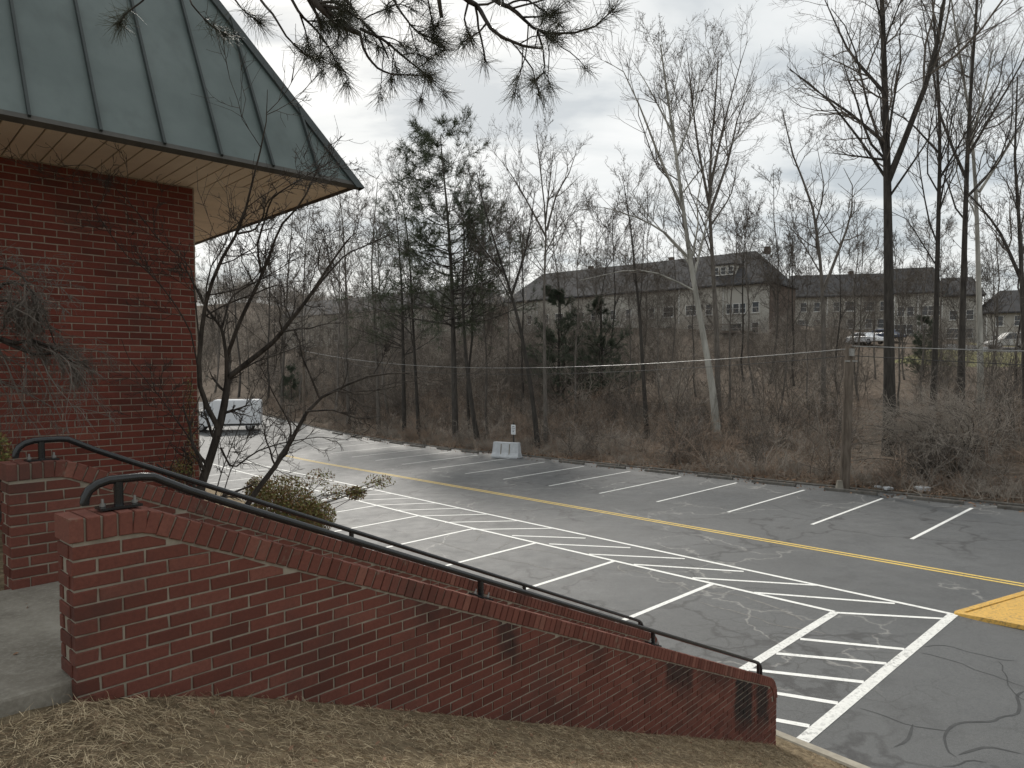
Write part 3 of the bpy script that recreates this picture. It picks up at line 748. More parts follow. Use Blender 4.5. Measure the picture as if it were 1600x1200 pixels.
# roof
TANP = 1.822; Hn = math.hypot(1, TANP); RUNMAX = 1.75
def roof(fn, s_end, seams, nm):
    def pl(s, r, k=0.0):     # s along the eave from the tip, r horizontal run up the slope, k out of the surface
        return fn(s - OV, OV - r + k * TANP / Hn, ZS + .015 + r * TANP + k / Hn)
    edges = [0.0] + seams + [s_end]
    for a, b_ in zip(edges[:-1], edges[1:]):
        pts = clip([(a, 0), (b_, 0), (b_, RUNMAX), (a, RUNMAX)], -1, 1, 0)
        pts = clip(pts, -1, 1, 0)
        if len(pts) < 3: continue
        gg = Geo(); gg.prism(pts, lambda x, y, w: pl(x, y, w), random.uniform(-.001, .001), -.03); geo_obj('roof_panel', gg, M['roof'], HOUSE)
    for s in seams:
        top = min(s, RUNMAX)
        gg = Geo(); gg.prism([(s - .011, 0.0), (s + .011, 0.0), (s + .011, top), (s - .011, top)], lambda x, y, w: pl(x, y, w), .04, -.005); geo_obj('standing_seam', gg, M['seam'], HOUSE)
    gg = Geo(); gg.prism([(-.015, -.012), (s_end, -.012), (s_end, .012), (-.015, .012)], lambda x, y, w: pl(x, y, w), .014, -.05); geo_obj('drip_edge', gg, M['fascia'], HOUSE)
    return pl
sm = [.455 + .498 * i for i in range(10)]
plf = roof(hp3, 5.4, sm, 'front'); pls = roof(hs3, 5.0, [.4 + .498 * i for i in range(9)], 'side')
hipP = np.array([plf(r, r, .012) for r in (-.02, .6, 1.2, RUNMAX)])
gg = Geo(); d0 = np.array([0, 0, 1.])
vs = []
for r in (-.03, RUNMAX):
    a = plf(r + .075, r, .03); b_ = pls(r + .075, r, .03); c_ = (plf(r, r, .05) + pls(r, r, .05)) / 2; a2 = plf(r + .075, r, .005); b2 = pls(r + .075, r, .005)
    vs += [a2, a, c_, b_, b2]
gg.poly(vs, [(0, 1, 6, 5), (1, 2, 7, 6), (2, 3, 8, 7), (3, 4, 9, 8)]); geo_obj('hip_cap', gg, M['seam'], HOUSE)
g = Geo(); g.prism([(OV - RUNMAX - .0 - 2 * OV + 2 * RUNMAX - OV + .0, 0)] * 0 + [(RUNMAX - OV, RUNMAX - OV), (RUNMAX - OV, 5.5), (5.5, 5.5), (5.5, RUNMAX - OV)], lambda a, b_, w: hp3(a, -b_, w), ZS + RUNMAX * TANP - .03, ZS + RUNMAX * TANP + .01)
geo_obj('flat_roof', g, M['fascia'], HOUSE)
# ------------------------------------------------------------------ plants
def unit(a): return a / (np.linalg.norm(a, axis=-1, keepdims=True) + 1e-9)
def spawn(P, R, r, k, t0=.3, t1=1.0, length=1.0, lvar=.35, ang=(35, 60), n=5, wob=.15, up=.1, rr=.55, rmin=.004, taper=.35, lt=.55, plen=True, bias=1.0):
    """children of many branches at once; P (B,m,3), R (B,m); returns (B*k,n,3),(B*k,n)"""
    B, m, _ = P.shape
    t = t0 + (t1 - t0) * r.random((B, k)) ** bias
    f = t * (m - 1); i = np.minimum(f.astype(int), m - 2); w = (f - i)[..., None]
    bi = np.arange(B)[:, None]
    o = P[bi, i] * (1 - w) + P[bi, i + 1] * w; rad = R[bi, i] * (1 - w[..., 0]) + R[bi, i + 1] * w[..., 0]
    T = unit(P[bi, i + 1] - P[bi, i])
    rnd = unit(r.normal(size=T.shape)); side = unit(rnd - (rnd * T).sum(-1, keepdims=True) * T)
    a = np.radians(ang[0] + (ang[1] - ang[0]) * r.random((B, k)))[..., None]
    d = unit(T * np.cos(a) + side * np.sin(a))
    PL = np.linalg.norm(np.diff(P, axis=1), axis=2).sum(1)[:, None] if plen else 1.0
    Ln = length * PL * (1 - lt * t) * (1 + lvar * (r.random((B, k)) * 2 - 1))
    st = (Ln / (n - 1))[..., None]
    pts = [o]; cur = o
    for s in range(n - 1):
        d = unit(d + r.normal(size=d.shape) * wob + np.array([0, 0, up])); cur = cur + d * st; pts.append(cur)
    PP = np.stack(pts, 2).reshape(B * k, n, 3)
    r0 = np.clip(rad * rr, rmin, None).reshape(-1, 1)
    RR = np.maximum(r0 * np.linspace(1, taper, n)[None], rmin * .6)
    return PP, RR
def line(pts, r0, r1, n=12, pw=1.0):
    """smooth resample of a control polyline (Catmull-Rom style through np.interp on chord length + smoothing)"""
    pts = np.asarray(pts, float); s = np.concatenate([[0], np.cumsum(np.linalg.norm(np.diff(pts, axis=0), axis=1))]); s /= s[-1]
    q = np.linspace(0, 1, n * 3); X = np.stack([np.interp(q, s, pts[:, i]) for i in range(3)], 1)
    for _ in range(3):
        Y = X.copy(); Y[1:-1] = (X[:-2] + 2 * X[1:-1] + X[2:]) / 4; X = Y
    X = X[np.round(np.linspace(0, len(X) - 1, n)).astype(int)]
    return X[None], (r0 + (r1 - r0) * np.linspace(0, 1, n) ** pw)[None]
def bare_tree(seed, H, r0, trunk=None, limbs=None, k=(9, 7, 6, 4), vase=.3, limb_len=.5, dense=1.0, wob=.16, rmin=.009, up=.14, t0=.35, lang=(28, 55)):
    """returns two meshes (trunk with limbs, crown of twigs) with the base at the origin"""
    r = np.random.default_rng(seed)
    if trunk is None:
        n = 9; z = np.linspace(-.5, H, n); x = np.cumsum(r.normal(0, H * .012, n)); y = np.cumsum(r.normal(0, H * .012, n))
        trunk = np.stack([x - x[0], y - y[0], z], 1)
    tp, tr = line(trunk, r0, r0 * .16, 14, .85)
    tr[0, 0] *= 1.35; tr[0, 1] *= 1.1
    A, B = Tubes(), Tubes()
    A.add(tp, tr, 9)
    lp_, lr_ = spawn(tp, tr, r, k[0], t0, .97, limb_len, .3, lang, 7, wob, up, .42, rmin * 2, .25, .68)
    A.add(lp_, lr_, 6)
    LPs, LRs = [lp_], [lr_]
    if limbs:
        for pts, a, b_ in limbs:
            q, w = line(pts, a, b_, 7); A.add(q, w, 7); LPs.append(q); LRs.append(w)
    lp_ = np.concatenate(LPs); lr_ = np.concatenate(LRs)
    b1, c1 = spawn(lp_, lr_, r, int(k[1] * dense), .2, 1, .5, .35, (25, 58), 6, wob * 1.2, up, .6, rmin * 1.2, .35, .5)
    B.add(b1, c1, 4)
    q1, w1 = spawn(tp, tr, r, k[1], t0 + .1, 1, .16, .4, (35, 65), 6, wob * 1.2, up, .4, rmin * 1.2, .35, .6); B.add(q1, w1, 4)
    b1 = np.concatenate([b1, q1]); c1 = np.concatenate([c1, w1])
    b2, c2 = spawn(b1, c1, r, int(k[2] * dense), .15, 1, .5, .4, (25, 60), 4, wob * 1.3, up * .8, .6, rmin * .9, .5, .45); B.add(b2, c2, 3)
    b3, c3 = spawn(b2, c2, r, k[3], .15, 1, .5, .4, (25, 60), 3, wob * 1.4, up * .8, .65, rmin * .75, .6, .4); B.add(b3, c3, 3)
    return A.mesh('trunk'), B.mesh('crown')
def put_tree(name, label, cat, base, meshes, mats, sc=1.0, rz=0.0, group=None):
    T = thing(name, label, cat, base, rz, group); T.scale = (sc, sc, sc)
    for nm, me_, mt in zip(('trunk', 'crown'), meshes, mats): link(nm, me_, mt, T)
    return T
def depth_of(px, py): return ground_hit(px, py, 20)
def traced(pxs, Y, base): return np.array([at(x, y, Y) - base for x, y in pxs])
GT = 'bare trees in the wood behind the lot'
def beyond(px, Y, m=1.6):
    while True:
        P = at(px, HY, Y)
        if pq_of(P[0], P[1])[1] > QF + m: return Y
        Y += .5
def hero(name, label, pxs, Y, r0, seed, limbs=(), pale=False, mats=None, **kw):
    Yn = beyond(pxs[0][0], Y); r0 *= .9 * Yn / Y; Y = Yn
    P = traced(pxs, Y, np.zeros(3)); g0 = gz(P[0][0], P[0][1])
    base = np.array([P[0][0], P[0][1], g0]); pts = np.concatenate([[[0, 0, -.4]], P - base]) if P[0][2] - g0 > .3 else P - base
    if P[0][2] - g0 <= .3: pts[0][2] = -.4
    lm = []
    for lx, a, b_, dy in limbs:
        q = traced(lx, Y, base); q[:, 1] += np.linspace(0, dy, len(q)); lm.append((q, a, b_))
    ms = bare_tree(seed, 1, r0, pts, lm, **kw)
    put_tree(name, label, 'tree', base, ms, mats or ((M['bark_pale'], M['twig']) if pale else (M['bark_dark'], M['twig'])), group=GT)
# tall trees on the right
hero('bare_tree', 'tallest bare tree with thick straight dark trunk right of the wooden pole', [(1391, 702), (1389, 560), (1388, 400), (1386, 260), (1382, 120), (1378, 0), (1374, -150), (1370, -260)], 34, .34, 11,
     [([(1387, 285), (1396, 245), (1418, 185), (1440, 95), (1450, -20), (1452, -120)], .16, .03, -2), ([(1384, 225), (1345, 165), (1298, 112), (1268, 60)], .09, .012, 3), ([(1384, 250), (1332, 243), (1290, 238)], .06, .01, 0), ([(1386, 150), (1350, 60), (1330, -60)], .09, .02, 3), ([(1388, 310), (1418, 240), (1432, 180)], .06, .01, -3)], k=(14, 8, 7, 4), t0=.42, limb_len=.36, lang=(22, 45), rmin=.0075)
hero('bare_tree', 'slim dark tall tree, second trunk right of the thick straight one', [(1456, 690), (1462, 520), (1466, 350), (1469, 230), (1466, 120), (1458, 20), (1450, -120)], 38, .2, 12,
     [([(1468, 240), (1430, 180), (1412, 160), (1395, 110)], .06, .01, 2), ([(1468, 280), (1500, 200), (1520, 140)], .06, .01, -2), ([(1466, 420), (1430, 330), (1402, 312)], .04, .01, 2)], k=(13, 7, 7, 4), t0=.38, limb_len=.34, lang=(22, 45), rmin=.0075)
hero('bare_tree', 'dark tall tree standing close left of the pale trunk near the right edge', [(1500, 680), (1503, 520), (1507, 380), (1511, 250), (1518, 120), (1527, 0), (1535, -150)], 40, .24, 13,
     [([(1510, 280), (1480, 180), (1475, 60), (1470, -40)], .09, .02, 2), ([(1514, 240), (1560, 140), (1590, 60)], .08, .015, -2), ([(1517, 150), (1545, 60), (1580, 10)], .07, .012, 3)], k=(13, 7, 7, 4), t0=.4, limb_len=.34, lang=(22, 45), rmin=.0075)
hero('bare_tree', 'tall tree with pale greyish trunk beside the right edge', [(1533, 660), (1531, 520), (1528, 400), (1525, 300), (1517, 190), (1500, 90), (1482, -30)], 42, .22, 14,
     [([(1530, 300), (1572, 235), (1600, 190)], .09, .02, 0), ([(1520, 210), (1560, 120), (1590, 30)], .08, .015, 2)], pale=True, k=(13, 7, 7, 4), t0=.42, limb_len=.34, lang=(22, 45), rmin=.0075)
hero('bare_tree', 'bare tree cut by the right edge with a limb arching left', [(1604, 660), (1600, 520), (1596, 420), (1592, 340), (1585, 250), (1590, 120)], 36, .2, 15,
     [([(1597, 440), (1570, 360), (1548, 320), (1530, 292)], .1, .03, 1)], k=(9, 7, 6, 3), limb_len=.35)
# sycamores
hero('sycamore_tree', 'leaning pale barked sycamore with long white limbs in front of the terrace', [(1122, 690), (1114, 610), (1100, 530), (1084, 440), (1076, 390), (1064, 300), (1052, 210), (1040, 130), (1032, 70)], 42, .27, 21,
     [([(1078, 405), (1035, 362), (990, 342), (940, 330)], .085, .015, -1), ([(1068, 330), (1030, 262), (1000, 200), (965, 130), (935, 130)], .1, .01, -3), ([(1082, 440), (1110, 350), (1130, 280)], .09, .015, 2),
      ([(1086, 455), (1030, 430), (980, 425), (900, 445)], .06, .012, -2), ([(1056, 250), (1090, 170), (1110, 90)], .07, .012, 2), ([(1052, 210), (1010, 130), (985, 90)], .06, .01, 0)], pale=True, k=(9, 8, 7, 4), t0=.4, limb_len=.38, lang=(22, 48))
hero('sycamore_tree', 'upright sycamore with vase shaped crown just right of the leaning pale one', [(1122, 640), (1120, 520), (1114, 420), (1108, 320), (1110, 240), (1118, 160), (1122, 90)], 46, .24, 22,
     [([(1110, 330), (1145, 240), (1165, 160), (1200, 100)], .11, .012, 2), ([(1108, 320), (1085, 230), (1070, 140), (1060, 90)], .1, .012, -2), ([(1110, 290), (1130, 190), (1150, 110), (1160, 75)], .1, .012, -1), ([(1112, 350), (1150, 300), (1170, 230)], .07, .01, 2)], mats=(M['bark'], M['twig']), k=(10, 8, 7, 4), t0=.45, limb_len=.42, lang=(20, 42))
hero('bare_tree', 'crooked forked bare tree between the sycamores and the thick straight trunk', [(1286, 650), (1287, 540), (1285, 450), (1280, 390), (1268, 310), (1240, 250), (1222, 170)], 44, .2, 23,
     [([(1286, 455), (1312, 395), (1335, 340), (1346, 290), (1330, 255)], .11, .015, 1), ([(1282, 410), (1270, 360), (1290, 300), (1275, 220)], .07, .01, 0), ([(1284, 430), (1255, 370), (1228, 330)], .05, .01, 1)], mats=(M['bark'], M['twig']), k=(8, 7, 6, 3), t0=.5, limb_len=.3, wob=.24)
# centre and left
hero('bare_tree', 'slender bare tree with fan shaped crown right of the pine', [(853, 680), (851, 560), (850, 470), (852, 390), (854, 350), (846, 280), (838, 210)], 48, .17, 31,
     [([(854, 360), (870, 300), (895, 260), (905, 215)], .08, .01, 1), ([(853, 370), (820, 310), (795, 270), (772, 245)], .08, .01, -1), ([(852, 350), (860, 280), (868, 215)], .07, .01, 2), ([(850, 400), (880, 340), (920, 310)], .05, .01, 2)], mats=(M['bark'], M['twig']), k=(8, 8, 7, 3), t0=.55, limb_len=.4)
hero('bare_tree', 'forked dark tree leaning left beside the barrier, trunk splitting low', [(842, 700), (832, 620), (815, 520), (798, 455), (778, 395), (758, 330), (745, 270)], 46, .2, 32,
     [([(800, 460), (822, 390), (832, 330), (838, 280)], .1, .012, 1), ([(790, 430), (755, 390), (728, 350)], .06, .01, -1)], k=(8, 7, 6, 3), t0=.45, limb_len=.3)
hero('bare_tree', 'straight dark trunk standing close behind the kerb left of the barrier', [(748, 705), (738, 640), (728, 560), (722, 460), (726, 380), (722, 320)], 47, .2, 33, (), k=(9, 7, 6, 3), t0=.5)
hero('bare_tree', 'thick leaning trunk reaching up across the wood right of the barrier', [(1012, 700), (1006, 600), (1000, 500), (992, 420), (985, 350), (975, 290)], 46, .19, 34, (), k=(8, 7, 6, 3), t0=.5)
hero('bare_tree', 'ivy dark trunk left of the pine with a thin upper crown', [(655, 690), (650, 600), (645, 500), (640, 400), (632, 330), (622, 290)], 52, .17, 35, (), k=(10, 8, 6, 3), t0=.35)
hero('bare_tree', 'bare tree with spreading crown nearest the roof corner', [(545, 690), (543, 600), (541, 500), (540, 420), (535, 340), (528, 285)], 56, .17, 36, (), mats=(M['bark'], M['twig']), k=(11, 8, 7, 3), t0=.35)
hero('bare_tree', 'bare tree with open crown between the roof corner and the pine', [(592, 690), (590, 600), (585, 500), (580, 420), (585, 340), (590, 285)], 54, .16, 37, (), mats=(M['bark'], M['twig']), k=(11, 8, 7, 3), t0=.35)
hero('bare_tree', 'thin bare tree rising beside the house corner above the van', [(440, 660), (442, 580), (446, 500), (450, 430), (455, 370), (458, 325)], 62, .17, 38, (), mats=(M['bark'], M['twig']), k=(11, 8, 7, 3), t0=.3)

# filler trees share six forms
forms = [bare_tree(100 + i, 15, .1, None, None, (11, 8, 6, 3), t0=.28 + .05 * (i % 3), limb_len=.42, rmin=.011, wob=.2) for i in range(6)]
fr = np.random.default_rng(5)
nfill = 0
def fill(px, Y, top, lab, i, mt):
    Y = beyond(px, Y, 3)
    P = at(px, 577, Y); z = gz(P[0], P[1]); H = (577 - top) / F * Y - z
    if H < 3: return
    put_tree('bare_tree', lab, 'tree', (P[0], P[1], z - .1), forms[i % 6], mt, H / 15, fr.random() * 6.28, GT)
def FL(px):
    for lim, s in ((430, 'above the white van, left end of the wood'), (520, 'under the roof corner, left part of the wood'), (630, 'between the roof corner and the tall pine'), (720, 'close around the trunk of the tall pine'), (850, 'between the tall pine and the fan crowned tree'),
                   (960, 'in front of the left half of the long terrace'), (1075, 'just left of the leaning pale sycamore'), (1200, 'in front of the dormers right of the pale sycamore'), (1300, 'around the crooked forked tree'), (1385, 'between the crooked tree and the thick straight trunk'), (1470, 'just right of the thick straight trunk')):
        if px < lim: return 'thin grey bare tree ' + s
    return 'thin grey bare tree near the right edge of the wood'
for px, Y, top in [(330, 75, 380), (372, 70, 350), (418, 75, 330), (470, 70, 330), (515, 66, 310), (605, 70, 320), (735, 60, 300),
                   (760, 56, 330), (782, 72, 340), (815, 60, 320), (875, 66, 330), (897, 58, 345), (920, 72, 330), (942, 60, 350), (962, 66, 320), (985, 58, 370), (1005, 74, 330), (1030, 56, 400), (1048, 66, 330), (1090, 60, 400),
                   (1140, 58, 350), (1160, 66, 310), (1182, 55, 330), (1200, 62, 290), (1222, 52, 380), (1245, 62, 330), (1262, 50, 400), (1310, 55, 340), (1335, 62, 380), (1352, 48, 330), (1368, 60, 390), (1405, 47, 350), (1418, 60, 380),
                   (1440, 52, 330), (1480, 55, 360), (1490, 48, 320), (1545, 50, 330), (1562, 60, 380), (1582, 46, 300)]:
    fill(px + fr.uniform(-6, 6), Y + fr.uniform(-4, 4), top + fr.uniform(-15, 15), FL(px), int(fr.integers(6)), (M['bark'], M['twig']) if fr.random() < .6 else (M['bark_dark'], M['twig']))
for px in range(330, 760, 30):
    fill(px + fr.uniform(-8, 8), fr.uniform(85, 150), fr.uniform(400, 455), 'distant bare tree far behind, ' + ('left of the roof corner above the van' if px < 500 else 'between the roof corner and the pine' if px < 680 else 'behind and right of the pine'), int(fr.integers(6)), (M['bark'], M['twig']))

# conifers
def tufts(B, pts, dirs, r, k, ln, rad, spread=.9, sides=3, droop=0.0, n=3):
    m = len(pts); d = unit(np.repeat(dirs, k, 0) + r.normal(size=(m * k, 3)) * spread)
    o = np.repeat(pts, k, 0) + r.normal(size=(m * k, 3)) * ln * .08; L_ = ln * (.7 + .5 * r.random((m * k, 1)))
    if n == 2: P = np.stack([o, o + d * L_], 1)
    else:
        d2 = unit(d + np.array([0, 0, -droop]) + r.normal(size=d.shape) * .12); P = np.stack([o, o + d * L_ * .5, o + d * L_ * .5 + d2 * L_ * .5], 1)
    R = np.tile(np.linspace(rad, rad * .45, n)[None], (m * k, 1)); B.add(P, R, sides)
def conifer(seed, H, r0, trunk, t0, nb, bl, shape, tk=14, tl=.3, tr=.018, gap=.25, lang=(65, 95), up=.06):
    r = np.random.default_rng(seed); A, B = Tubes(), Tubes()
    if trunk is None: trunk = [(0, 0, -.4), (.05, 0, H * .5), (0, .05, H)]
    tp, tr_ = line(trunk, r0, r0 * .12, 14); A.add(tp, tr_, 8)
    p1, q1 = spawn(tp, tr_, r, nb, t0, .99, bl, .45, lang, 6, .1, up, .4, .012, .3, shape); A.add(p1, q1, 4)
    p2, q2 = spawn(p1, q1, r, 9, .25, 1, .42, .4, (25, 60), 4, .15, .05, .5, .008, .5, .4); B.add(p2, q2, 3)
    keep = r.random(len(p2)) > gap; p2 = p2[keep]
    pts = np.concatenate([p2[:, -1], p2[:, 2], p2[:, 1], p1[:, -1]]); dr = unit(np.concatenate([p2[:, -1] - p2[:, -2], p2[:, 2] - p2[:, 1], p2[:, 1] - p2[:, 0], p1[:, -1] - p1[:, -2]]))
    C = Tubes(); tufts(C, pts, dr, r, tk, tl, tr, .75)
    A.g.update({}); return A.mesh('trunk'), B.mesh('branch'), C.mesh('foliage')
def put_conifer(name, label, base, ms, fol, sc=1.0, rz=0.0, group=None):
    T = thing(name, label, 'tree', base, rz, group); T.scale = (sc,) * 3
    link('trunk', ms[0], M['bark_dark'], T); c_ = link('crown', ms[2], fol, T); link('branches', ms[1], M['bark_dark'], T, kind='stuff')
    return T
Y = beyond(712, 50); P = traced([(712, 690), (709, 560), (706, 440), (700, 340), (693, 270), (688, 212)], Y, np.zeros(3)); bs = np.array([P[0][0], P[0][1], gz(P[0][0], P[0][1])]); q = P - bs; q[0][2] = -.4
put_conifer('pine_tree', 'tall green pine with ragged crown standing above the bare wood', bs, conifer(51, 1, .26, q, .36, 100, .36, .75, 10, .5, .013, .15), M['needle'])
Y = beyond(632, 58); P = traced([(632, 690), (630, 560), (628, 450), (622, 370), (618, 325)], Y, np.zeros(3)); bs = np.array([P[0][0], P[0][1], gz(P[0][0], P[0][1])]); q = P - bs; q[0][2] = -.4
put_conifer('pine_tree', 'shorter sparse olive green pine just left of the tall pine', bs, conifer(52, 1, .2, q, .35, 44, .24, .6, 6, .5, .011, .45), M['leaf_green'] if False else M['needle'])
ced = [conifer(60 + i, 6, .12, None, .06, 46, .42, .8, 12, .22, .009, .3, (60, 88), .16) for i in range(2)]
for px, Y, top, lab in [(872, 64, 462, 'dark bushy cedar below the terrace windows, left of two'), (940, 62, 478, 'broad dark cedar below the terrace, right of the other cedar'), 
                        (1442, 60, 500, 'dark cedar between the tall trunks on the right'), (455, 66, 575, 'dark evergreen among twigs right of the white van')]:
    Y = beyond(px, Y, 2.5); P = at(px, 577, Y); z = gz(P[0], P[1]); H = (577 - top) / F * Y - z
    put_conifer('cedar_tree', lab, (P[0], P[1], z), ced[px % 2], M['cedar'], max(H, 1.5) / 6, fr.random() * 6, 'dark evergreens in the wood')

# undergrowth: one tangled mass nobody could count
def bush(seed, h, ns, k, spread, rmin, arch=0.0):
    r = np.random.default_rng(seed); o = r.normal(size=(ns, 3)) * np.array([.3, .3, 0]); hh = h * (.5 + .7 * r.random((ns, 1)))
    d = unit(np.array([0, 0, 1.]) + r.normal(size=o.shape) * spread * np.array([1, 1, .2])); n = 6; pts = [o - np.array([0, 0, .15])]; cur = pts[0]
    for s in range(n - 1):
        cur = cur + d * hh / (n - 1); pts.append(cur); d = unit(d + r.normal(size=d.shape) * .18 + np.array([0, 0, -arch]))
    P = np.stack(pts, 1); R = np.tile(np.linspace(max(.014, rmin * 2), rmin, n)[None], (len(P), 1)); T = Tubes(); T.add(P, R, 4)
    a, b_ = spawn(P, R, r, k[0], .12, 1, .42, .4, (25, 65), 4, .22, .06, .6, rmin, .6, .4); T.add(a, b_, 3)
    a, b_ = spawn(a, b_, r, k[1], .15, 1, .5, .4, (25, 65), 3, .25, .04, .7, rmin * .75, .6, .4); T.add(a, b_, 3)
    return T.mesh('bush')
def bush_set(name, seed, n, mats, *a):
    c = bpy.data.collections.new(name)
    for i in range(n):
        me_ = bush(seed + i, *a); me_.materials.append(mats[i % len(mats)]); c.objects.link(bpy.data.objects.new('bush_form', me_))
    return c
def scatter(name, label, pts, sc, coll, r):
    """one mass of undergrowth: points that carry instances of a few twiggy forms"""
    me_ = bpy.data.meshes.new(name); me_.vertices.add(len(pts)); me_.vertices.foreach_set('co', np.asarray(pts, np.float32).ravel())
    for nm, v in (('sc', sc), ('rz', r.random(len(pts)) * 6.28)):
        at_ = me_.attributes.new(nm, 'FLOAT', 'POINT'); at_.data.foreach_set('value', np.asarray(v, np.float32))
    o = link(name, me_, None, kind='stuff', label=label, category='undergrowth')
    ng = bpy.data.node_groups.new(name, 'GeometryNodeTree'); ng.interface.new_socket('Geometry', in_out='INPUT', socket_type='NodeSocketGeometry'); ng.interface.new_socket('Geometry', in_out='OUTPUT', socket_type='NodeSocketGeometry')
    n_ = ng.nodes; l_ = ng.links; gi = n_.new('NodeGroupInput'); go = n_.new('NodeGroupOutput'); ip = n_.new('GeometryNodeInstanceOnPoints'); ci = n_.new('GeometryNodeCollectionInfo')
    ci.inputs['Collection'].default_value = coll; ci.inputs['Separate Children'].default_value = True; ci.inputs['Reset Children'].default_value = True
    ip.inputs['Pick Instance'].default_value = True; rv = n_.new('FunctionNodeRandomValue'); rv.data_type = 'INT'
    for s_ in rv.inputs:
        if s_.name == 'Max' and s_.type == 'INT': s_.default_value = len(coll.objects) - 1
        if s_.name == 'Min' and s_.type == 'INT': s_.default_value = 0
    for s_ in rv.outputs:
        if s_.type == 'INT': l_.new(s_, ip.inputs['Instance Index'])
    def attr(nm):
        a = n_.new('GeometryNodeInputNamedAttribute'); a.data_type = 'FLOAT'; a.inputs['Name'].default_value = nm
        return [x for x in a.outputs if x.name == 'Attribute' and x.enabled][0]
    cx = n_.new('ShaderNodeCombineXYZ'); l_.new(attr('rz'), cx.inputs[2]); er = n_.new('FunctionNodeEulerToRotation'); l_.new(cx.outputs[0], er.inputs[0]); l_.new(er.outputs[0], ip.inputs['Rotation'])
    cs = n_.new('ShaderNodeCombineXYZ'); a_ = attr('sc')
    for i in range(3): l_.new(a_, cs.inputs[i])
    l_.new(cs.outputs[0], ip.inputs['Scale']); l_.new(gi.outputs[0], ip.inputs['Points']); l_.new(ci.outputs[0], ip.inputs['Instance']); l_.new(ip.outputs[0], go.inputs[0])
    m = o.modifiers.new('scatter', 'NODES'); m.node_group = ng; return o
r = np.random.default_rng(77)
def spots(n, q0, q1, p0, p1, bias=1.0):
    q = q0 + (q1 - q0) * r.random(n) ** bias; p = p0 + (p1 - p0) * r.random(n); xy = O_ + p[:, None] * H1 + q[:, None] * H2
    px_ = CX + F * xy[:, 0] / xy[:, 1]; opn = (((px_ > 1328) & (px_ < 1425) & (xy[:, 1] > 29.5)) | ((px_ > 1535) & (xy[:, 1] > 46))) & (r.random(len(xy)) < .88)
    ok = (np.abs(xy[:, 0] / xy[:, 1]) < .8) & (xy[:, 1] > 5) & ~opn; xy = xy[ok]; return np.concatenate([xy, ground(xy[:, 0], xy[:, 1])[:, None]], 1)
BR = bush_set('brush_forms', 500, 6, [M['brush'], M['brush_dark'], M['brush_red']], 2.0, 7, (7, 4), .55, .0062, .06)
SA = bush_set('sapling_forms', 520, 6, [M['brush'], M['brush_dark'], M['twig']], 5.0, 4, (9, 5), .3, .009)
FA = bush_set('far_forms', 540, 4, [M['brush'], M['twig']], 9.0, 3, (9, 6), .22, .022)
RE = bush_set('low_forms', 560, 4, [M['brush_red'], M['brush']], .8, 9, (6, 4), .6, .005, .1)
b1 = spots(1150, QF + .7, QF + 16, -10, 85); scatter('undergrowth', 'tangled brown leafless brush covering the slope behind the kerb', b1, .5 + .75 * r.random(len(b1)), BR, r)
b2 = spots(1150, QF + 4, QF + 66, -36, 85); scatter('sapling_thicket', 'grey brown thicket of saplings higher on the slope', b2, .45 + .75 * r.random(len(b2)), SA, r)
b3 = spots(420, QF + .3, QF + 2.2, -6, 60); scatter('reddish_brush', 'low reddish brown brush along the far kerb', b3, .6 + .7 * r.random(len(b3)), RE, r)
b4 = spots(380, QF + 3, QF + 32, 38, 105); scatter('far_thicket', 'dense twiggy thicket behind the van end of the lot', b4, .6 + .7 * r.random(len(b4)), SA, r)
b5 = []
for i in range(900):
    P = at(r.uniform(290, 820), 577, r.uniform(115, 330) if i % 3 else r.uniform(260, 345)); b5.append((P[0], P[1], gz(P[0], P[1])))
scatter('far_woods', 'grey brown far wood on the hill beyond the lot', b5, .6 + .6 * r.random(len(b5)), FA, r)
b6 = []
for i in range(240):
    P = at(r.uniform(740, 1325), 577, r.uniform(68, 92))
    p_, q_ = pq_of(P[0], P[1])
    if q_ < 56 or p_ > 22: b6.append((P[0], P[1], gz(P[0], P[1])))
scatter('hillside_brush', 'thin brush on the upper slope below the terraces', b6, .35 + .4 * r.random(len(b6)), SA, r)
# arching shrub at the right
sp = at(1545, 740, 27); sp = np.array([[sp[0] + x, sp[1] + y, 0] for x, y in ((0, 2), (.9, 2.6), (-1.0, 2.4), (1.9, 3.), (-.3, 3.2))]); sp[:, 2] = ground(sp[:, 0], sp[:, 1])
bb = sp.mean(0); T = Tubes(); o = np.repeat(sp, 12, 0) - bb; d = unit(np.array([0, 0, 1.]) + r.normal(size=o.shape) * np.array([.55, .4, .1])); pts = [o - np.array([0, 0, .2])]; cur = pts[0]
for s in range(6): cur = cur + d * .62; pts.append(cur); d = unit(d + r.normal(size=d.shape) * .1 + np.array([d[:, 0].mean() - .05, 0, -.16]))
P = np.stack(pts, 1); R = np.tile(np.linspace(.025, .008, 7)[None], (len(P), 1)); T.add(P, R, 4)
SH = thing('arching_shrub', 'wide arching leafless shrub at the right edge behind the kerb', 'shrub', bb)
link('stems', T.mesh('stems'), M['bark'], SH); T = Tubes()
a, b_ = spawn(P, R, r, 9, .25, 1, .45, .4, (25, 70), 5, .2, -.05, .6, .007, .6, .4); T.add(a, b_, 3); a, b_ = spawn(a, b_, r, 7, .15, 1, .5, .4, (25, 65), 4, .25, -.03, .7, .0055, .6, .4); T.add(a, b_, 3)
link('crown', T.mesh('crown'), M['brush'], SH)
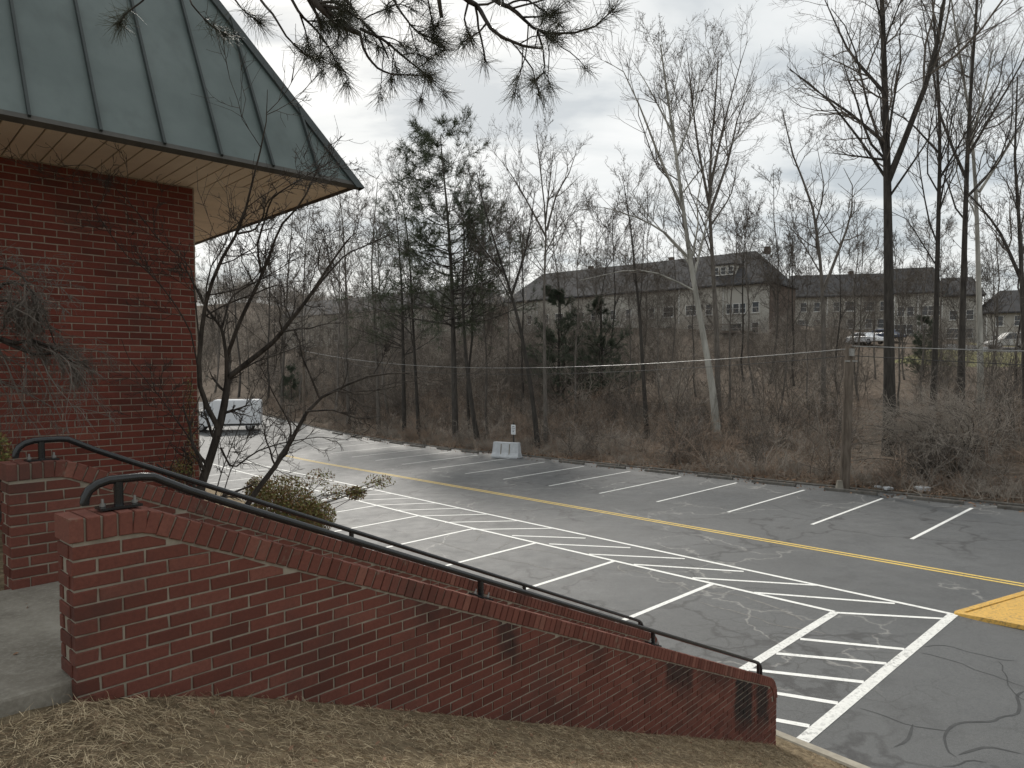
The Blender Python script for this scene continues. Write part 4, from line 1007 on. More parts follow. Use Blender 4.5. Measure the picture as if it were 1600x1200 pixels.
# fallen leaves at the foot of the slope
n = 5200; q = QF + .2 + 7 * r.random(n) ** 2.2; p = -6 + 60 * r.random(n); xy = O_ + p[:, None] * H1 + q[:, None] * H2; c_ = np.concatenate([xy, ground(xy[:, 0], xy[:, 1])[:, None] + .015], 1)
q2 = QF - 1.2 * r.random(900) ** 2; p2 = -6 + 60 * r.random(900); xy = O_ + p2[:, None] * H1 + q2[:, None] * H2; c_ = np.concatenate([c_, np.concatenate([xy, LZ(xy[:, 0], xy[:, 1])[:, None] + .012], 1)])
def leaves(name, c_, size, r, mat, nrm_up=.8, **props):
    m = len(c_); up = unit(np.array([0, 0, nrm_up]) + r.normal(size=(m, 3)) * .45); a = unit(np.cross(up, r.normal(size=(m, 3)))); b_ = np.cross(up, a)
    s = (size * (.6 + .8 * r.random((m, 1)))); vs = np.stack([c_ - a * s, c_ - b_ * s * .45 + up * s * .12, c_ + a * s, c_ + b_ * s * .45 + up * s * .12], 1).reshape(-1, 3)
    return link(name, mesh_np(name, vs, [np.arange(m * 4).reshape(m, 4)]), mat, **props)
leaves('fallen_leaves', c_, .07, r, M['dead_leaf'], kind='stuff', label='brown fallen leaves along the far kerb', category='leaves')

n = 420; tt = -3.5 + 11 * r.random(n); w_ = np.where(r.random(n) < .3, .2 + 1.5 * r.random(n), -.03 - 2.4 * r.random(n) ** 1.6); w_ = np.where((tt > .3) & (w_ > 0), -w_, w_)
xy = C0 + tt[:, None] * U + w_[:, None] * V; zz_ = np.where(w_ > 0, -1.385, ground(xy[:, 0], xy[:, 1]) + .03); ok = pq_of(xy[:, 0], xy[:, 1])[1] < QK - .2
leaves('scattered_leaves', np.concatenate([xy, zz_[:, None]], 1)[ok], .017, r, M['dead_leaf'], 1.5, kind='stuff', label='small dead leaves on the bank and landing', category='leaves')
# ------------------------------------------------------------------ straw bank in front of the wall
def bank_blades(name, label, n, mat, hgt, flat, dens, seed):
    r = np.random.default_rng(seed)
    t = -2.2 + 10.2 * r.random(n) ** dens; w = -.02 - 2.6 * r.random(n) ** 1.0
    xy = C0 + t[:, None] * U + w[:, None] * V; p, q = pq_of(xy[:, 0], xy[:, 1]); ok = (q < QK - .17) & (xy[:, 1] > .9); xy = xy[ok]
    nz = np.sin(xy[:, 0] * 5.1 + 2 * np.sin(xy[:, 1] * 3.7)) * np.sin(xy[:, 1] * 4.3 + 1.7 * np.sin(xy[:, 0] * 2.9))
    ok = r.random(len(xy)) < .62 + .38 * nz; xy = xy[ok]; m = len(xy)
    o = np.concatenate([xy, ground(xy[:, 0], xy[:, 1])[:, None]], 1); o[:, 2] += r.random(m) * .02 - .008
    d = unit(r.normal(size=(m, 3)) * np.array([1, 1, flat]) + np.array([0, 0, flat * .8])); d[:, 2] = np.abs(d[:, 2])
    d = unit(d + np.concatenate([U, [-.43]])[None] * 0.35 * d[:, :1] * 0)
    L_ = hgt * (.5 + .9 * r.random((m, 1))); d2 = unit(d + r.normal(size=d.shape) * .35 + np.array([0, 0, -.35]))
    sl = np.array([U[0] * -.43, U[1] * -.43, 0])
    def drop(v): v = v.copy(); v[:, 2] += v[:, 0] * U[0] * -.43 + v[:, 1] * U[1] * -.43; return v
    on = (o[:, :2] - C0) @ U > 0
    dd = np.where(on[:, None], drop(d), d); dd2 = np.where(on[:, None], drop(d2), d2)
    a = o; b_ = o + dd * L_ * .5; c_ = b_ + dd2 * L_ * .5
    s = unit(np.cross(d, r.normal(size=(m, 3)))) * (.0007 + .001 * r.random((m, 1)))
    vs = np.stack([a - s, a + s, b_ + s * .8, b_ - s * .8, c_], 1).reshape(-1, 3); i = np.arange(m) * 5
    link(name, mesh_np(name, vs, [np.stack([i, i + 1, i + 2, i + 3], 1), np.stack([i + 3, i + 2, i + 4], 1)]), mat, kind='stuff', label=label, category='grass')
bank_blades('dead_grass', 'pale straw coloured dead grass on the bank', 150000, M['straw'], .06, .3, 1.25, 1)
bank_blades('pine_straw', 'brown pine straw littering the bank', 90000, M['straw_dark'], .085, .12, 1.2, 2)
# ------------------------------------------------------------------ terraces on the hill
def shared(name, g, mat): m = g.mesh(name); m.materials.append(mat); return m
def win_meshes(w, h):
    f = Geo(); t = .07
    f.box((0, -.03, h / 2 - t / 2), (w, .1, t)); f.box((0, -.03, -h / 2 + t / 2), (w, .1, t))
    for s in (-1, 1): f.box((s * (w / 2 - t / 2), -.03, 0), (t, .1, h - 2 * t - .002))
    f.box((0, -.028, 0), (w - 2 * t - .002, .07, .045))
    p = Geo(); p.box((0, .0, 0), (w - .1, .03, h - .1))
    s_ = Geo(); s_.box((0, -.07, -h / 2 - .04), (w + .16, .16, .07))
    return shared('window_frame', f, M['trim']), shared('pane', p, M['glass']), shared('sill', s_, M['trim'])
WM = {k: win_meshes(*k) for k in ((1.0, 1.5), (.9, 1.4), (1.7, 1.5), (.8, 1.1))}
def window(parent, k, loc, nm='window'):
    fr_, pn, sl_ = WM[k]
    o = bpy.data.objects.new(nm, fr_); COL.objects.link(o); o.parent = parent; o.location = loc
    for n2, m2 in (('pane', pn), ('sill', sl_)):
        c = bpy.data.objects.new(n2, m2); COL.objects.link(c); c.parent = o
    return o
def terrace(label, A, B, depth, z0, ze, zr, units, dormers=(), gable_brick=True, wall='siding', hip=2.5, french=()):
    """row house from ground point A (right end seen from the front) to B (left end); x local runs B->A, front faces -y"""
    A, B = np.array(A, float), np.array(B, float); Ln = np.linalg.norm(A - B); ang = math.atan2(A[1] - B[1], A[0] - B[0])
    T = thing('townhouse_row', label, 'building', (B[0], B[1], z0), ang)
    he, hr = ze - z0, zr - z0; uw = Ln / units
    for i in range(units):
        g = Geo(); dy = .35 if i % 2 else 0.0
        g.box(((i + .5) * uw, depth / 2 - dy / 2, he / 2 - 1.5), (uw - .003, depth + dy - (0.002 * i), he + 3))
        geo_obj('wall', g, M[wall] if i % 3 else M['siding_pale'], T)
        g = Geo(); g.box((i * uw + .08, -.06 - dy, he / 2 - 1), (.14, .12, he + 2)); geo_obj('corner_board', g, M['trim'], T)
        for fl in range(int(he // 2.7)):
            zc = 1.6 + fl * 2.75
            if zc + .9 > he: break
            for j, fx in enumerate((.3, .72)):
                k = (1.0, 1.5) if (i + j + fl) % 3 else (1.7, 1.5)
                if (i, fl, j) in french: continue
                window(T, k, ((i + fx) * uw, -.02 - dy, zc))
    for i, fl, j in french:
        for s in range(3): window(T, (.9, 1.4), ((i + .3 + j * .42) * uw + (s - 1) * .95, -.03 - (.35 if i % 2 else 0), 1.55 + fl * 2.75), 'french_door')
    if gable_brick:
        g = Geo(); g.box((Ln + .06, depth / 2, he / 2 - 1.5), (.12, depth - .1, he + 2.9)); geo_obj('end_wall', g, M['house_brick'], T)
    # hipped roof with overhang, stepped per pair of units
    o = .45
    g = Geo(); x0, x1, y0, y1 = -o, Ln + o, -o - .35, depth + o; ym = (y0 + y1) / 2
    vs = [(x0, y0, he), (x1, y0, he), (x1, y1, he), (x0, y1, he), (x0 + hip, ym, hr), (x1 - hip, ym, hr), (x0, y0, he - .2), (x1, y0, he - .2), (x1, y1, he - .2), (x0, y1, he - .2)]
    g.poly(vs, [(0, 1, 5, 4), (1, 2, 5), (2, 3, 4, 5), (3, 0, 4), (6, 7, 1, 0), (7, 8, 2, 1), (8, 9, 3, 2), (9, 6, 0, 3), (9, 8, 7, 6)]); rf = geo_obj('roof', g, M['shingle'], T)
    for x in np.arange(uw * 2, Ln - 1, uw * 2.3):
        g = Geo(); g.box((x, ym + 1.2, hr + .1), (.7, .7, 1.0)); geo_obj('chimney', g, M['house_brick'], rf)
    for dx in dormers:
        g = Geo(); zb = he + (hr - he) * .25; yb = y0 + (ym - y0) * .3
        g.box((dx, yb + 1.2, zb + .75), (3.4, 2.6, 1.7)); d_ = geo_obj('dormer', g, M['siding_pale'], T)
        g = Geo(); g.box((dx, yb + 1.2, zb + 1.7), (3.9, 3.0, .18)); geo_obj('dormer_roof', g, M['shingle'], d_)
        for s in (-1.05, 0, 1.05): window(d_, (.8, 1.1), (dx + s, yb - .12, zb + .8))
    return T
PA, PB = at(1200, 577, 95), at(795, 577, 124)
zA = gz(PA[0], PA[1])
t_ = terrace('long terrace of cream townhouses with dark roof and dormer above the wood', PA[:2], PB[:2], 10, 4.0, (577 - 441) / F * 95, (577 - 392) / F * 100, 7, dormers=(38.5,), french=((6, 1, 0),), hip=4.2)
g = Geo(); g.box((39.5, -1.7, 1.0), (7.5, 3.2, .22)); geo_obj('deck', g, M['deck_wood'], t_)
for x in (36, 39.5, 43): g = Geo(); g.box((x, -3.1, -.8), (.2, .2, 3.6)); geo_obj('deck_post', g, M['deck_wood'], t_)
g = Geo(); g.box((39.5, -3.2, 2.0), (7.5, .08, .1)); g2 = geo_obj('deck_rail', g, M['deck_wood'], t_)
def flat_row(label, x0, x1, Y0, Y1, yr, ye, units, **k):
    A, B = at(x1, 577, Y1), at(x0, 577, Y0); Ym = (Y0 + Y1) / 2
    return terrace(label, A[:2], B[:2], 9, min(gz(A[0], A[1]), gz(B[0], B[1])), (577 - ye) / F * Ym, (577 - yr) / F * (Ym + 4), units, **k)
flat_row('terrace of grey townhouses behind the tall trunks on the right', 1238, 1392, 116, 113, 430, 463, 3, gable_brick=False, hip=.6)
flat_row('slightly taller townhouse block between the two tall slim trunks', 1394, 1466, 111, 109, 420, 458, 2, gable_brick=False, hip=.6, wall='siding_pale')
flat_row('lower townhouse end block left of the pale trunk', 1468, 1530, 109, 107, 435, 462, 1, hip=1.0)
flat_row('low dark roofed house at the right edge behind the silver car', 1538, 1680, 104, 100, 454, 487, 2, gable_brick=False, hip=3, wall='house_brick')
PA, PB = at(757, 577, 128), at(440, 577, 165)
terrace('dim terrace with hipped roof behind the pine', PA[:2], PB[:2], 10, 2.5, (577 - 474) / F * 128, (577 - 446) / F * 133, 7, hip=5)

# ------------------------------------------------------------------ vehicles
def wheel(parent, loc, rad, wd):
    t = Tubes()
    a = np.linspace(0, 2 * math.pi, 21)
    g = Geo(); n = 20
    prof = [(-wd / 2, rad * .62), (-wd / 2, rad * .93), (-wd / 2 + .03, rad), (wd / 2 - .03, rad), (wd / 2, rad * .93), (wd / 2, rad * .62)]
    vs = [(r_ * math.cos(x), y, r_ * math.sin(x)) for x in a[:-1] for y, r_ in prof]; m = len(prof)
    fs = [(i * m + j, i * m + j + 1, ((i + 1) % n) * m + j + 1, ((i + 1) % n) * m + j) for i in range(n) for j in range(m - 1)]
    g.poly(vs, fs); w = geo_obj('wheel', g, M['tyre'], parent, loc=loc)
    g = Geo(); n = 16
    for s in (-1, 1):
        vs = [(rad * .63 * math.cos(x), s * (wd / 2 - .015), rad * .63 * math.sin(x)) for x in np.linspace(0, 2 * math.pi, n + 1)[:-1]] + [(0, s * (wd / 2 + .01), 0)]
        g.poly(vs, [(i, (i + 1) % n, n) for i in range(n)])
    geo_obj('rim', g, M['rim'], w)
def side_body(parent, prof, wd, mat, nm, tum=0.0, z_t=1.0, bev=.05):
    """side profile (x,z) extruded over the width, narrowing above z_t"""
    def fn(x, z, w):
        k = max(0, z - z_t) * tum; return (x, w * (1 - k), z)
    g = Geo(); g.prism(prof, fn, -wd / 2, wd / 2); o = geo_obj(nm, g, mat, parent); bevel(o, bev, 3); return o
def car(label, loc, yaw, mat, suv=False):
    T = thing('parked_car', label, 'car', loc, yaw, 'cars parked on the hill'); hh = 1.72 if suv else 1.46
    body = [(-2.25, .35), (-1.75, .3), (1.75, .3), (2.25, .38), (2.27, .62), (2.1, .82), (1.2, .95), (-1.2, 1.0), (-2.15, .98), (-2.28, .7)]
    cab = [(1.2, .93), (.45, hh - .03), (-.2, hh), (-1.35 if not suv else -1.7, hh - .04), (-1.95 if not suv else -2.12, .97)]
    side_body(T, body, 1.8, mat, 'body'); side_body(T, cab, 1.72, mat, 'cabin', .28, .95, .06)
    for s in (-1, 1):
        g = Geo()
        for wp in ([(.95, 1.0), (.42, hh - .14), (-.25, hh - .12), (-.25, 1.0)], [(-.33, 1.0), (-.33, hh - .12), (-1.2, hh - .15), (-1.6, 1.02)]):
            pts = [(x, s * (.868 - max(0, z - .95) * .24), z) for x, z in wp]; g.poly(pts, [tuple(range(4)) if s > 0 else (3, 2, 1, 0)])
        geo_obj('side_window', g, M['glass'], T)
    for x in (1.42, -1.4):
        for s in (-1, 1): wheel(T, (x, s * .8, .33), .33, .22)
    for s in (-1, 1):
        g = Geo(); g.box((2.2, s * .65, .7), (.12, .35, .14)); geo_obj('headlight', g, M['lamp_clear'], T)
        g = Geo(); g.box((-2.22, s * .7, .8), (.12, .3, .18)); geo_obj('tail_light', g, M['lamp_red'], T)
    return T
def park(label, px, py, Y, mat, suv, yaw):
    P = at(px, py, Y); z = gz(P[0], P[1]); return car(label, (P[0], P[1], z), yaw, mat, suv)
park('white car parked on the hill just right of the wooden pole', 1352, 556, 84, M['car_white'], False, -1.3)
park('dark blue car parked on the hill beside the white car', 1384, 556, 86, M['car_blue'], False, -1.35)
park('silver grey car parked on the hill at the right edge', 1578, 558, 76, M['car_silver'], True, math.pi - .2)

# white cargo van at the far end of the lot
P = at(357, 668, 68); zv = float(LZ(P[0], P[1])); sc = (577 - 0) * 0 + 1.18
van_yaw = math.atan2(H2[1], H2[0]) + math.radians(152)
VT = thing('cargo_van', 'white high roof cargo van parked at the far end beyond the house corner', 'van', (P[0], P[1], zv), van_yaw); VT.scale = (1.05, 1.1, 1.13)
side_body(VT, [(-2.9, .42), (1.2, .42), (1.2, 2.55), (1.0, 2.62), (-2.75, 2.62), (-2.9, 2.5)], 2.0, M['car_white'], 'cargo_body', .03, 1.2, .08)
side_body(VT, [(1.215, .42), (3.0, .42), (3.05, .8), (2.95, 1.08), (2.25, 1.3), (1.55, 2.36), (1.215, 2.5)], 1.96, M['car_white'], 'cab', .08, 1.2, .08)
for s in (-1, 1):
    g = Geo(); pts = [(x, s * (.988 - max(0, z - 1.2) * .075), z) for x, z in ((2.05, 1.3), (1.62, 2.05), (1.3, 2.1), (1.3, 1.3))]; g.poly(pts, [tuple(range(4)) if s < 0 else (3, 2, 1, 0)]); geo_obj('side_window', g, M['glass'], VT)
    g = Geo(); g.box((2.1, s * 1.13, 1.42), (.1, .22, .34)); geo_obj('mirror', g, M['plastic_dark'], VT)
    g = Geo(); g.box((2.98, s * .75, .92), (.1, .35, .22)); geo_obj('headlight', g, M['lamp_clear'], VT)
    g = Geo(); g.box((-.85, s * 1.002, .55), (3.9, .03, .14)); geo_obj('side_skirt', g, M['plastic_dark'], VT)
    for x in (2.2, -1.9): wheel(VT, (x, s * .86, .36), .36, .24)
g = Geo(); d0 = .03; g.poly([(2.2, -.8, 1.36), (2.2, .8, 1.36), (1.6, .72, 2.28), (1.6, -.72, 2.28)], [(0, 1, 2, 3)]); o = geo_obj('windscreen', g, M['glass'], VT); o.location = (.045, 0, .03)
g = Geo(); g.box((3.0, 0, .52), (.16, 1.9, .24)); geo_obj('bumper', g, M['plastic_dark'], VT)

# ------------------------------------------------------------------ barrier, sign, pole and wires
P = lp(28.7, 12.2); a = math.atan2(H1[1], H1[0])
BT = thing('concrete_barrier', 'pale grey concrete barrier block at the far kerb', 'barrier', P, a + math.radians(27))
g = Geo(); prof = [(-.36, 0), (.36, 0), (.36, .1), (.24, .34), (.15, .98), (-.15, .98), (-.24, .34), (-.36, .1)]
g.prism([(x, z) for x, z in prof][::-1], lambda x, z, w: (w * (1 - .06 * z), x, z), -.93, .93); o = geo_obj('barrier_body', g, M['barrier'], BT); bevel(o, .02)
for x in (-.28, .3):
    g = Geo()
    for s in (-1, 1):
        vs = [(x - .035, s * .365, .06), (x + .035, s * .365, .06), (x + .035, s * .247, .345), (x - .035, s * .247, .345), (x + .03, s * .168, .88), (x - .03, s * .168, .88)]
        g.poly(vs, [(0, 1, 2, 3), (3, 2, 4, 5)] if s < 0 else [(3, 2, 1, 0), (5, 4, 2, 3)])
    geo_obj('rib', g, M['concrete'], BT)
P2 = lp(28.75, 12.85); ST = thing('parking_sign', 'small white parking sign on a dark post behind the concrete barrier', 'sign', P2, a + math.radians(15))
Hs = (577 - 664) / F * 44.9 - P2[2]
g = Geo(); g.box((0, 0, Hs / 2 + .05), (.06, .05, Hs + .15)); geo_obj('post', g, M['plastic_dark'], ST)
g = Geo(); g.box((0, .04, Hs - .32), (.34, .012, .62)); bd = geo_obj('sign_panel', g, M['sign_white'], ST)
for s in (1, -1):
    pass
rows = [(.2, .2, .05), (.09, .24, .06), (-.03, .22, .05), (-.12, .16, .05), (-.22, .24, .03)]
for z, w, h in rows:
    n = 4
    for j in range(n):
        g = Geo(); g.box((-w / 2 + (j + .5) * w / n, .047, Hs - .32 + z), (w / n * .72, .003, h)); geo_obj('printed_mark', g, M['sign_ink'], bd)
P = ground_hit(1319, 768, 20); P = np.array([P[0], P[1], gz(P[0], P[1])]); Ypole = P[1]; top = at(1328, 541, Ypole)
PT_ = thing('utility_pole', 'weathered wooden pole at the far kerb carrying cables', 'pole', P)
t = Tubes(); q, w = line(np.array([P - [0, 0, .5], (P + top) / 2, top]) - P, .2, .17, 8); t.add(q, w, 14); link('pole_shaft', t.mesh('pole_shaft'), M['wood_pole'], PT_)
g = Geo(); n = 14; c = top - P; vs = [(c[0] + .17 * math.cos(x), c[1] + .17 * math.sin(x), c[2] - .001) for x in np.linspace(0, 2 * math.pi, n + 1)[:-1]]; g.poly(vs, [tuple(range(n))]); geo_obj('pole_top', g, M['wood_pole'], PT_)
t = Tubes(); t.add(np.array([(-.17, -.12, .0), (-.17, -.13, 2.2), (-.155, -.12, 4.6)]), np.array([.03, .025, .025]), 8); link('conduit', t.mesh('conduit'), M['wood_pole'], PT_)
g = Geo(); g.box((-.26, -.14, .22), (.3, .2, .5), 0, .6); geo_obj('base_cover', g, M['concrete'], PT_)
g = Geo(); g.box((c[0] - .02, c[1] - .2, c[2] - .25), (.16, .16, .3)); g.box((c[0], c[1] - .14, c[2] - .6), (.5, .05, .06)); geo_obj('bracket', g, M['steel'], PT_)
# further poles carry the cables on, hidden in the trees and out of the picture
pl2 = O_ + H1 * 66 + H2 * 14.2; pl3 = O_ + H1 * -34 + H2 * 13.6
ends = []
for xy_, lab, hy_ in ((pl2, 'far wooden pole hidden among the trees holding the cables', 548), (pl3, 'wooden pole beyond the right edge holding the cables', 552)):
    z = gz(*xy_); zt = (577 - hy_) / F * xy_[1]; T2 = thing('utility_pole', lab, 'pole', (xy_[0], xy_[1], z)); t = Tubes(); q, w = line([(0, 0, -.5), (0, 0, (zt - z) / 2), (0, 0, zt - z + .1)], .18, .15, 6); t.add(q, w, 10); link('pole_shaft', t.mesh('pole_shaft'), M['wood_pole'], T2)
    ends.append(np.array([xy_[0], xy_[1], zt]))
tp_ = top + np.array([0, -.17, -.1])
def cable(label, a, b_, sag, rad, mat):
    x = np.linspace(0, 1, 40)[:, None]; Pc = a + (b_ - a) * x; Pc[:, 2] -= sag * 4 * x[:, 0] * (1 - x[:, 0]); base = a
    o = link('overhead_cable', Tubes().add(Pc - base, np.full(40, rad), 6).mesh('overhead_cable'), mat, loc=base, label=label, category='cable', group='overhead cables')
k = np.array([0, 0, 1.])
cable('bright grey overhead cable running left from the wooden pole', tp_, ends[0], 1.25, .018, M['cable'])
cable('thin dark cable just below the bright one left of the pole', tp_ - k * .28, ends[0] - k * .5, 1.3, .014, M['cable_dark'])
cable('bright grey overhead cable running right from the wooden pole', tp_ + k * .1, ends[1], .35, .018, M['cable'])
cable('thin dark cable just below the bright one right of the pole', tp_ - k * .28, ends[1] - k * .5, .5, .014, M['cable_dark'])
# pale rubble by the pole
for i, (px, py, s) in enumerate(((1388, 765, .16), (1372, 763, .12), (1440, 766, .22))):
    Pp = ground_hit(px, py, 20); g = Geo(); rr_ = np.random.default_rng(i); Pp = np.array([Pp[0], Pp[1], gz(Pp[0], Pp[1])])
    vs = [(s * x * rr_.uniform(.7, 1.2), s * y * rr_.uniform(.7, 1.2), s * z * rr_.uniform(.5, .8)) for x in (-1, 1) for y in (-1, 1) for z in (-.2, 1)]
    g.poly(vs, [(0, 1, 3, 2), (4, 6, 7, 5), (0, 4, 5, 1), (2, 3, 7, 6), (1, 5, 7, 3), (0, 2, 6, 4)])
    o = geo_obj('rubble', g, M['barrier'], loc=Pp, label=['pale lump of rubble in the leaves right of the pole', 'smallest pale lump of rubble nearest the pole', 'largest pale lump of rubble farthest from the pole'][i], category='rubble', group='pale rubble behind the kerb'); bevel(o, .03)

# ------------------------------------------------------------------ multi-stemmed tree at the house corner
def near_plant(name, label, cat, base, Y0, stems, seed, mats, tw_=(8, 6, 4), tl=(.34, .5, .5), rm=.0022, up=.05, group=None, extra=None):
    r = np.random.default_rng(seed); T = thing(name, label, cat, base, 0, group); base = np.array(base)
    S_, Ps, Rs = Tubes(), [], []
    for pxs, r0, r1, d0, d1 in stems:
        n = len(pxs); P = np.array([at(x, y, Y0 + d0 + (d1 - d0) * i / (n - 1)) for i, (x, y) in enumerate(pxs)]) - base
        q, w = line(P, r0 * .85, r1 * .85, 14); S_.add(q, w, 8); Ps.append(q); Rs.append(w)
    if extra is not None:
        q, w = extra; S_.add(q, w, 8)
    link('trunk', S_.mesh('trunk'), mats[0], T)
    P = np.concatenate(Ps); R = np.concatenate(Rs); B = Tubes()
    a, b_ = spawn(P, R, r, tw_[0], .25, 1, tl[0], .5, (25, 65), 7, .2, up, .45, rm * 1.6, .4, .35); B.add(a, b_, 5)
    a, b_ = spawn(a, b_, r, tw_[1], .15, 1, tl[1], .5, (25, 65), 5, .22, up, .55, rm * 1.2, .5, .35); B.add(a, b_, 4)
    a, b_ = spawn(a, b_, r, tw_[2], .15, 1, tl[2], .5, (25, 65), 4, .25, up, .6, rm, .6, .35); B.add(a, b_, 3)
    link('twigs', B.mesh('twigs'), mats[1], T); return T, a
bx, by = at(316, 760, 7.25)[:2]; zb = gz(bx, by); low = lambda px, Y: (px, HY + 0 - (zb) / Y * F)
Y0 = 7.25; yb = 577 - zb / Y0 * F
stems = [
 ([(306, yb), (312, 765), (330, 712), (343, 668), (352, 625), (357, 588)], .062, .04, 0, 0),
 ([(357, 590), (395, 560), (430, 533), (452, 503), (477, 473), (507, 427), (530, 392), (548, 370)], .036, .008, 0, -.5),
 ([(477, 473), (510, 430), (540, 397), (587, 377), (630, 358)], .014, .005, -.2, .2),
 ([(354, 600), (354, 557), (347, 512), (322, 482), (306, 450), (285, 410)], .026, .007, 0, -.5),
 ([(354, 560), (364, 530), (381, 488), (405, 440), (424, 392), (437, 352), (470, 320), (486, 288), (500, 255)], .026, .006, 0, -.8),
 ([(410, 432), (404, 405), (402, 375), (414, 345), (422, 312), (440, 298), (475, 277), (520, 250)], .014, .004, -.3, -1.2),
 ([(343, 672), (322, 634), (309, 600), (312, 541), (320, 475), (332, 437), (350, 395), (372, 365), (385, 330), (388, 297), (402, 265), (408, 225), (420, 180), (418, 140)], .034, .0025, 0, -1.4),
 ([(372, 365), (398, 360), (412, 338), (414, 320), (433, 300)], .013, .005, -.8, -1.0),
 ([(347, 512), (360, 464), (385, 448), (420, 430), (470, 400)], .013, .004, -.1, .4),
 ([(370, yb), (380, 790), (413, 752), (440, 715), (467, 667), (478, 643), (500, 620), (541, 601), (584, 584), (640, 583)], .046, .007, .1, .4),
 ([(499, 621), (485, 587), (472, 557), (468, 530)], .016, .005, .2, 0),
 ([(584, 584), (598, 560), (605, 540)], .01, .004, .4, .5),
 ([(478, 643), (520, 640), (560, 655), (600, 650)], .012, .004, .2, .6),
 ([(345, 700), (362, 735), (400, 705), (440, 692), (500, 682), (545, 688)], .013, .003, 0, .7),
 ([(330, 800), (345, 740), (380, 650), (392, 600)], .009, .003, 0, .1),
 ([(340, 800), (360, 735), (385, 690), (398, 640)], .008, .003, 0, .2),
 ([(320, 640), (300, 520), (276, 478), (236, 426), (190, 395), (148, 328), (120, 270)], .011, .003, 0, -.9),
 ([(312, 541), (300, 416), (248, 376), (228, 348), (202, 316), (148, 262)], .011, .003, 0, -.9),
 ([(322, 760), (300, 690), (250, 620), (200, 560), (190, 530)], .01, .003, 0, -.7),
 ([(360, 588), (400, 565), (440, 552), (470, 540)], .012, .004, 0, .4)]
near_plant('multi_stem_tree', 'leafless multi stemmed ornamental tree at the brick house corner', 'tree', (bx, by, zb), Y0, stems, 301, (M['bark_near'], M['bark_near']), (10, 6, 4), (.3, .5, .5))
# weeping maple at the left edge
Y0 = 5.7; mb = at(-150, 577, Y0); zm = -1.43
mst = [([(-150, 577 - zm / Y0 * F), (-140, 640), (-90, 560), (-40, 520), (0, 527), (24, 538), (37, 560), (64, 550), (90, 552)], .05, .012, 0, .1),
       ([(-10, 525), (24, 537), (51, 531), (92, 547), (117, 569), (136, 562)], .022, .008, 0, .2), ([(-40, 520), (-20, 470), (10, 438), (40, 445), (70, 490), (88, 545)], .02, .005, 0, .2),
       ([(-40, 520), (-30, 450), (0, 415), (30, 425), (60, 470)], .02, .005, 0, -.1), ([(-20, 470), (20, 470), (50, 485), (70, 520)], .014, .005, 0, 0), ([(-30, 480), (0, 480), (30, 500), (48, 540)], .012, .004, 0, .1)]
near_plant('weeping_maple', 'leafless weeping maple reaching in from the left edge before the brick wall', 'tree', (mb[0], mb[1], zm), Y0, mst, 302, (M['bark_near'], M['twig']), (20, 9, 5), (.34, .5, .5), .0019, -.2)

# leafy shrub beside the stairs
def leafy(name, label, clumps, Y0, nl, size, seed, stem_to):
    r = np.random.default_rng(seed); bs = at(*stem_to, Y0); bs[2] = gz(bs[0], bs[1]); T = thing(name, label, 'shrub', bs); S_ = Tubes(); cs = []
    for (px, py, sx, sy, k, dY) in clumps:
        c = at(px, py, Y0 + dY); rx = sx / F * Y0; rz_ = sy / F * Y0; m = int(nl * k)
        d = unit(r.normal(size=(m, 3))) * (r.random((m, 1)) ** .45); pts = c + d * np.array([rx, max(rx * .8, .06), rz_]); cs.append(pts)
        for j in range(max(5, int(20 * k))):
            e_ = pts[r.integers(m)]; c0 = at(clumps[0][0], clumps[0][1] + 20, Y0); mid_ = (c0 - bs) + r.normal(size=3) * .08 if k < .3 else (c - bs) * np.array([.45, .45, .35]) + r.normal(size=3) * .05
            q, w = line(np.array([[0, 0, -.05], mid_, (mid_ + (c - bs)) / 2 + r.normal(size=3) * .03, e_ - bs]), .007, .002, 7); S_.add(q, w, 4)
    link('stems', S_.mesh('stems'), M['bark_near'], T); pts = np.concatenate(cs) - bs; sel = r.random(len(pts)) < .55
    leaves('foliage', pts[sel], size, r, M['leaf_green'], .3, parent=None).parent = T
    leaves('bronze_foliage', pts[~sel], size, r, M['leaf_bronze'], .3, parent=None).parent = T
    return T
def _lv(*a, **k): pass
leafy('leafy_shrub', 'low leafy shrub with bronze and green leaves behind the handrails', [(442, 788, 54, 48, 1.7, 0), (490, 808, 36, 28, .9, -.1), (405, 768, 26, 26, .5, .2), (556, 770, 18, 12, .16, .1), (592, 752, 26, 12, .06, .1), (525, 768, 26, 14, .06, .1), (500, 745, 24, 16, .06, .2)], 8.2, 4600, .0155, 401, (450, 860))
leafy('leafy_shrub', 'small tan leaved shrub at the foot of the house corner', [(285, 735, 20, 22, .4, 0), (300, 700, 9, 40, .2, 0), (296, 620, 10, 60, .2, .1)], 7.25, 1200, .012, 402, (290, 800))
leafy('leafy_shrub', 'dark green shrub at the left edge above the farther stair wall', [(-5, 705, 22, 32, .6, 0), (-40, 690, 30, 50, .6, 0)], 5.6, 1600, .014, 403, (-20, 800))

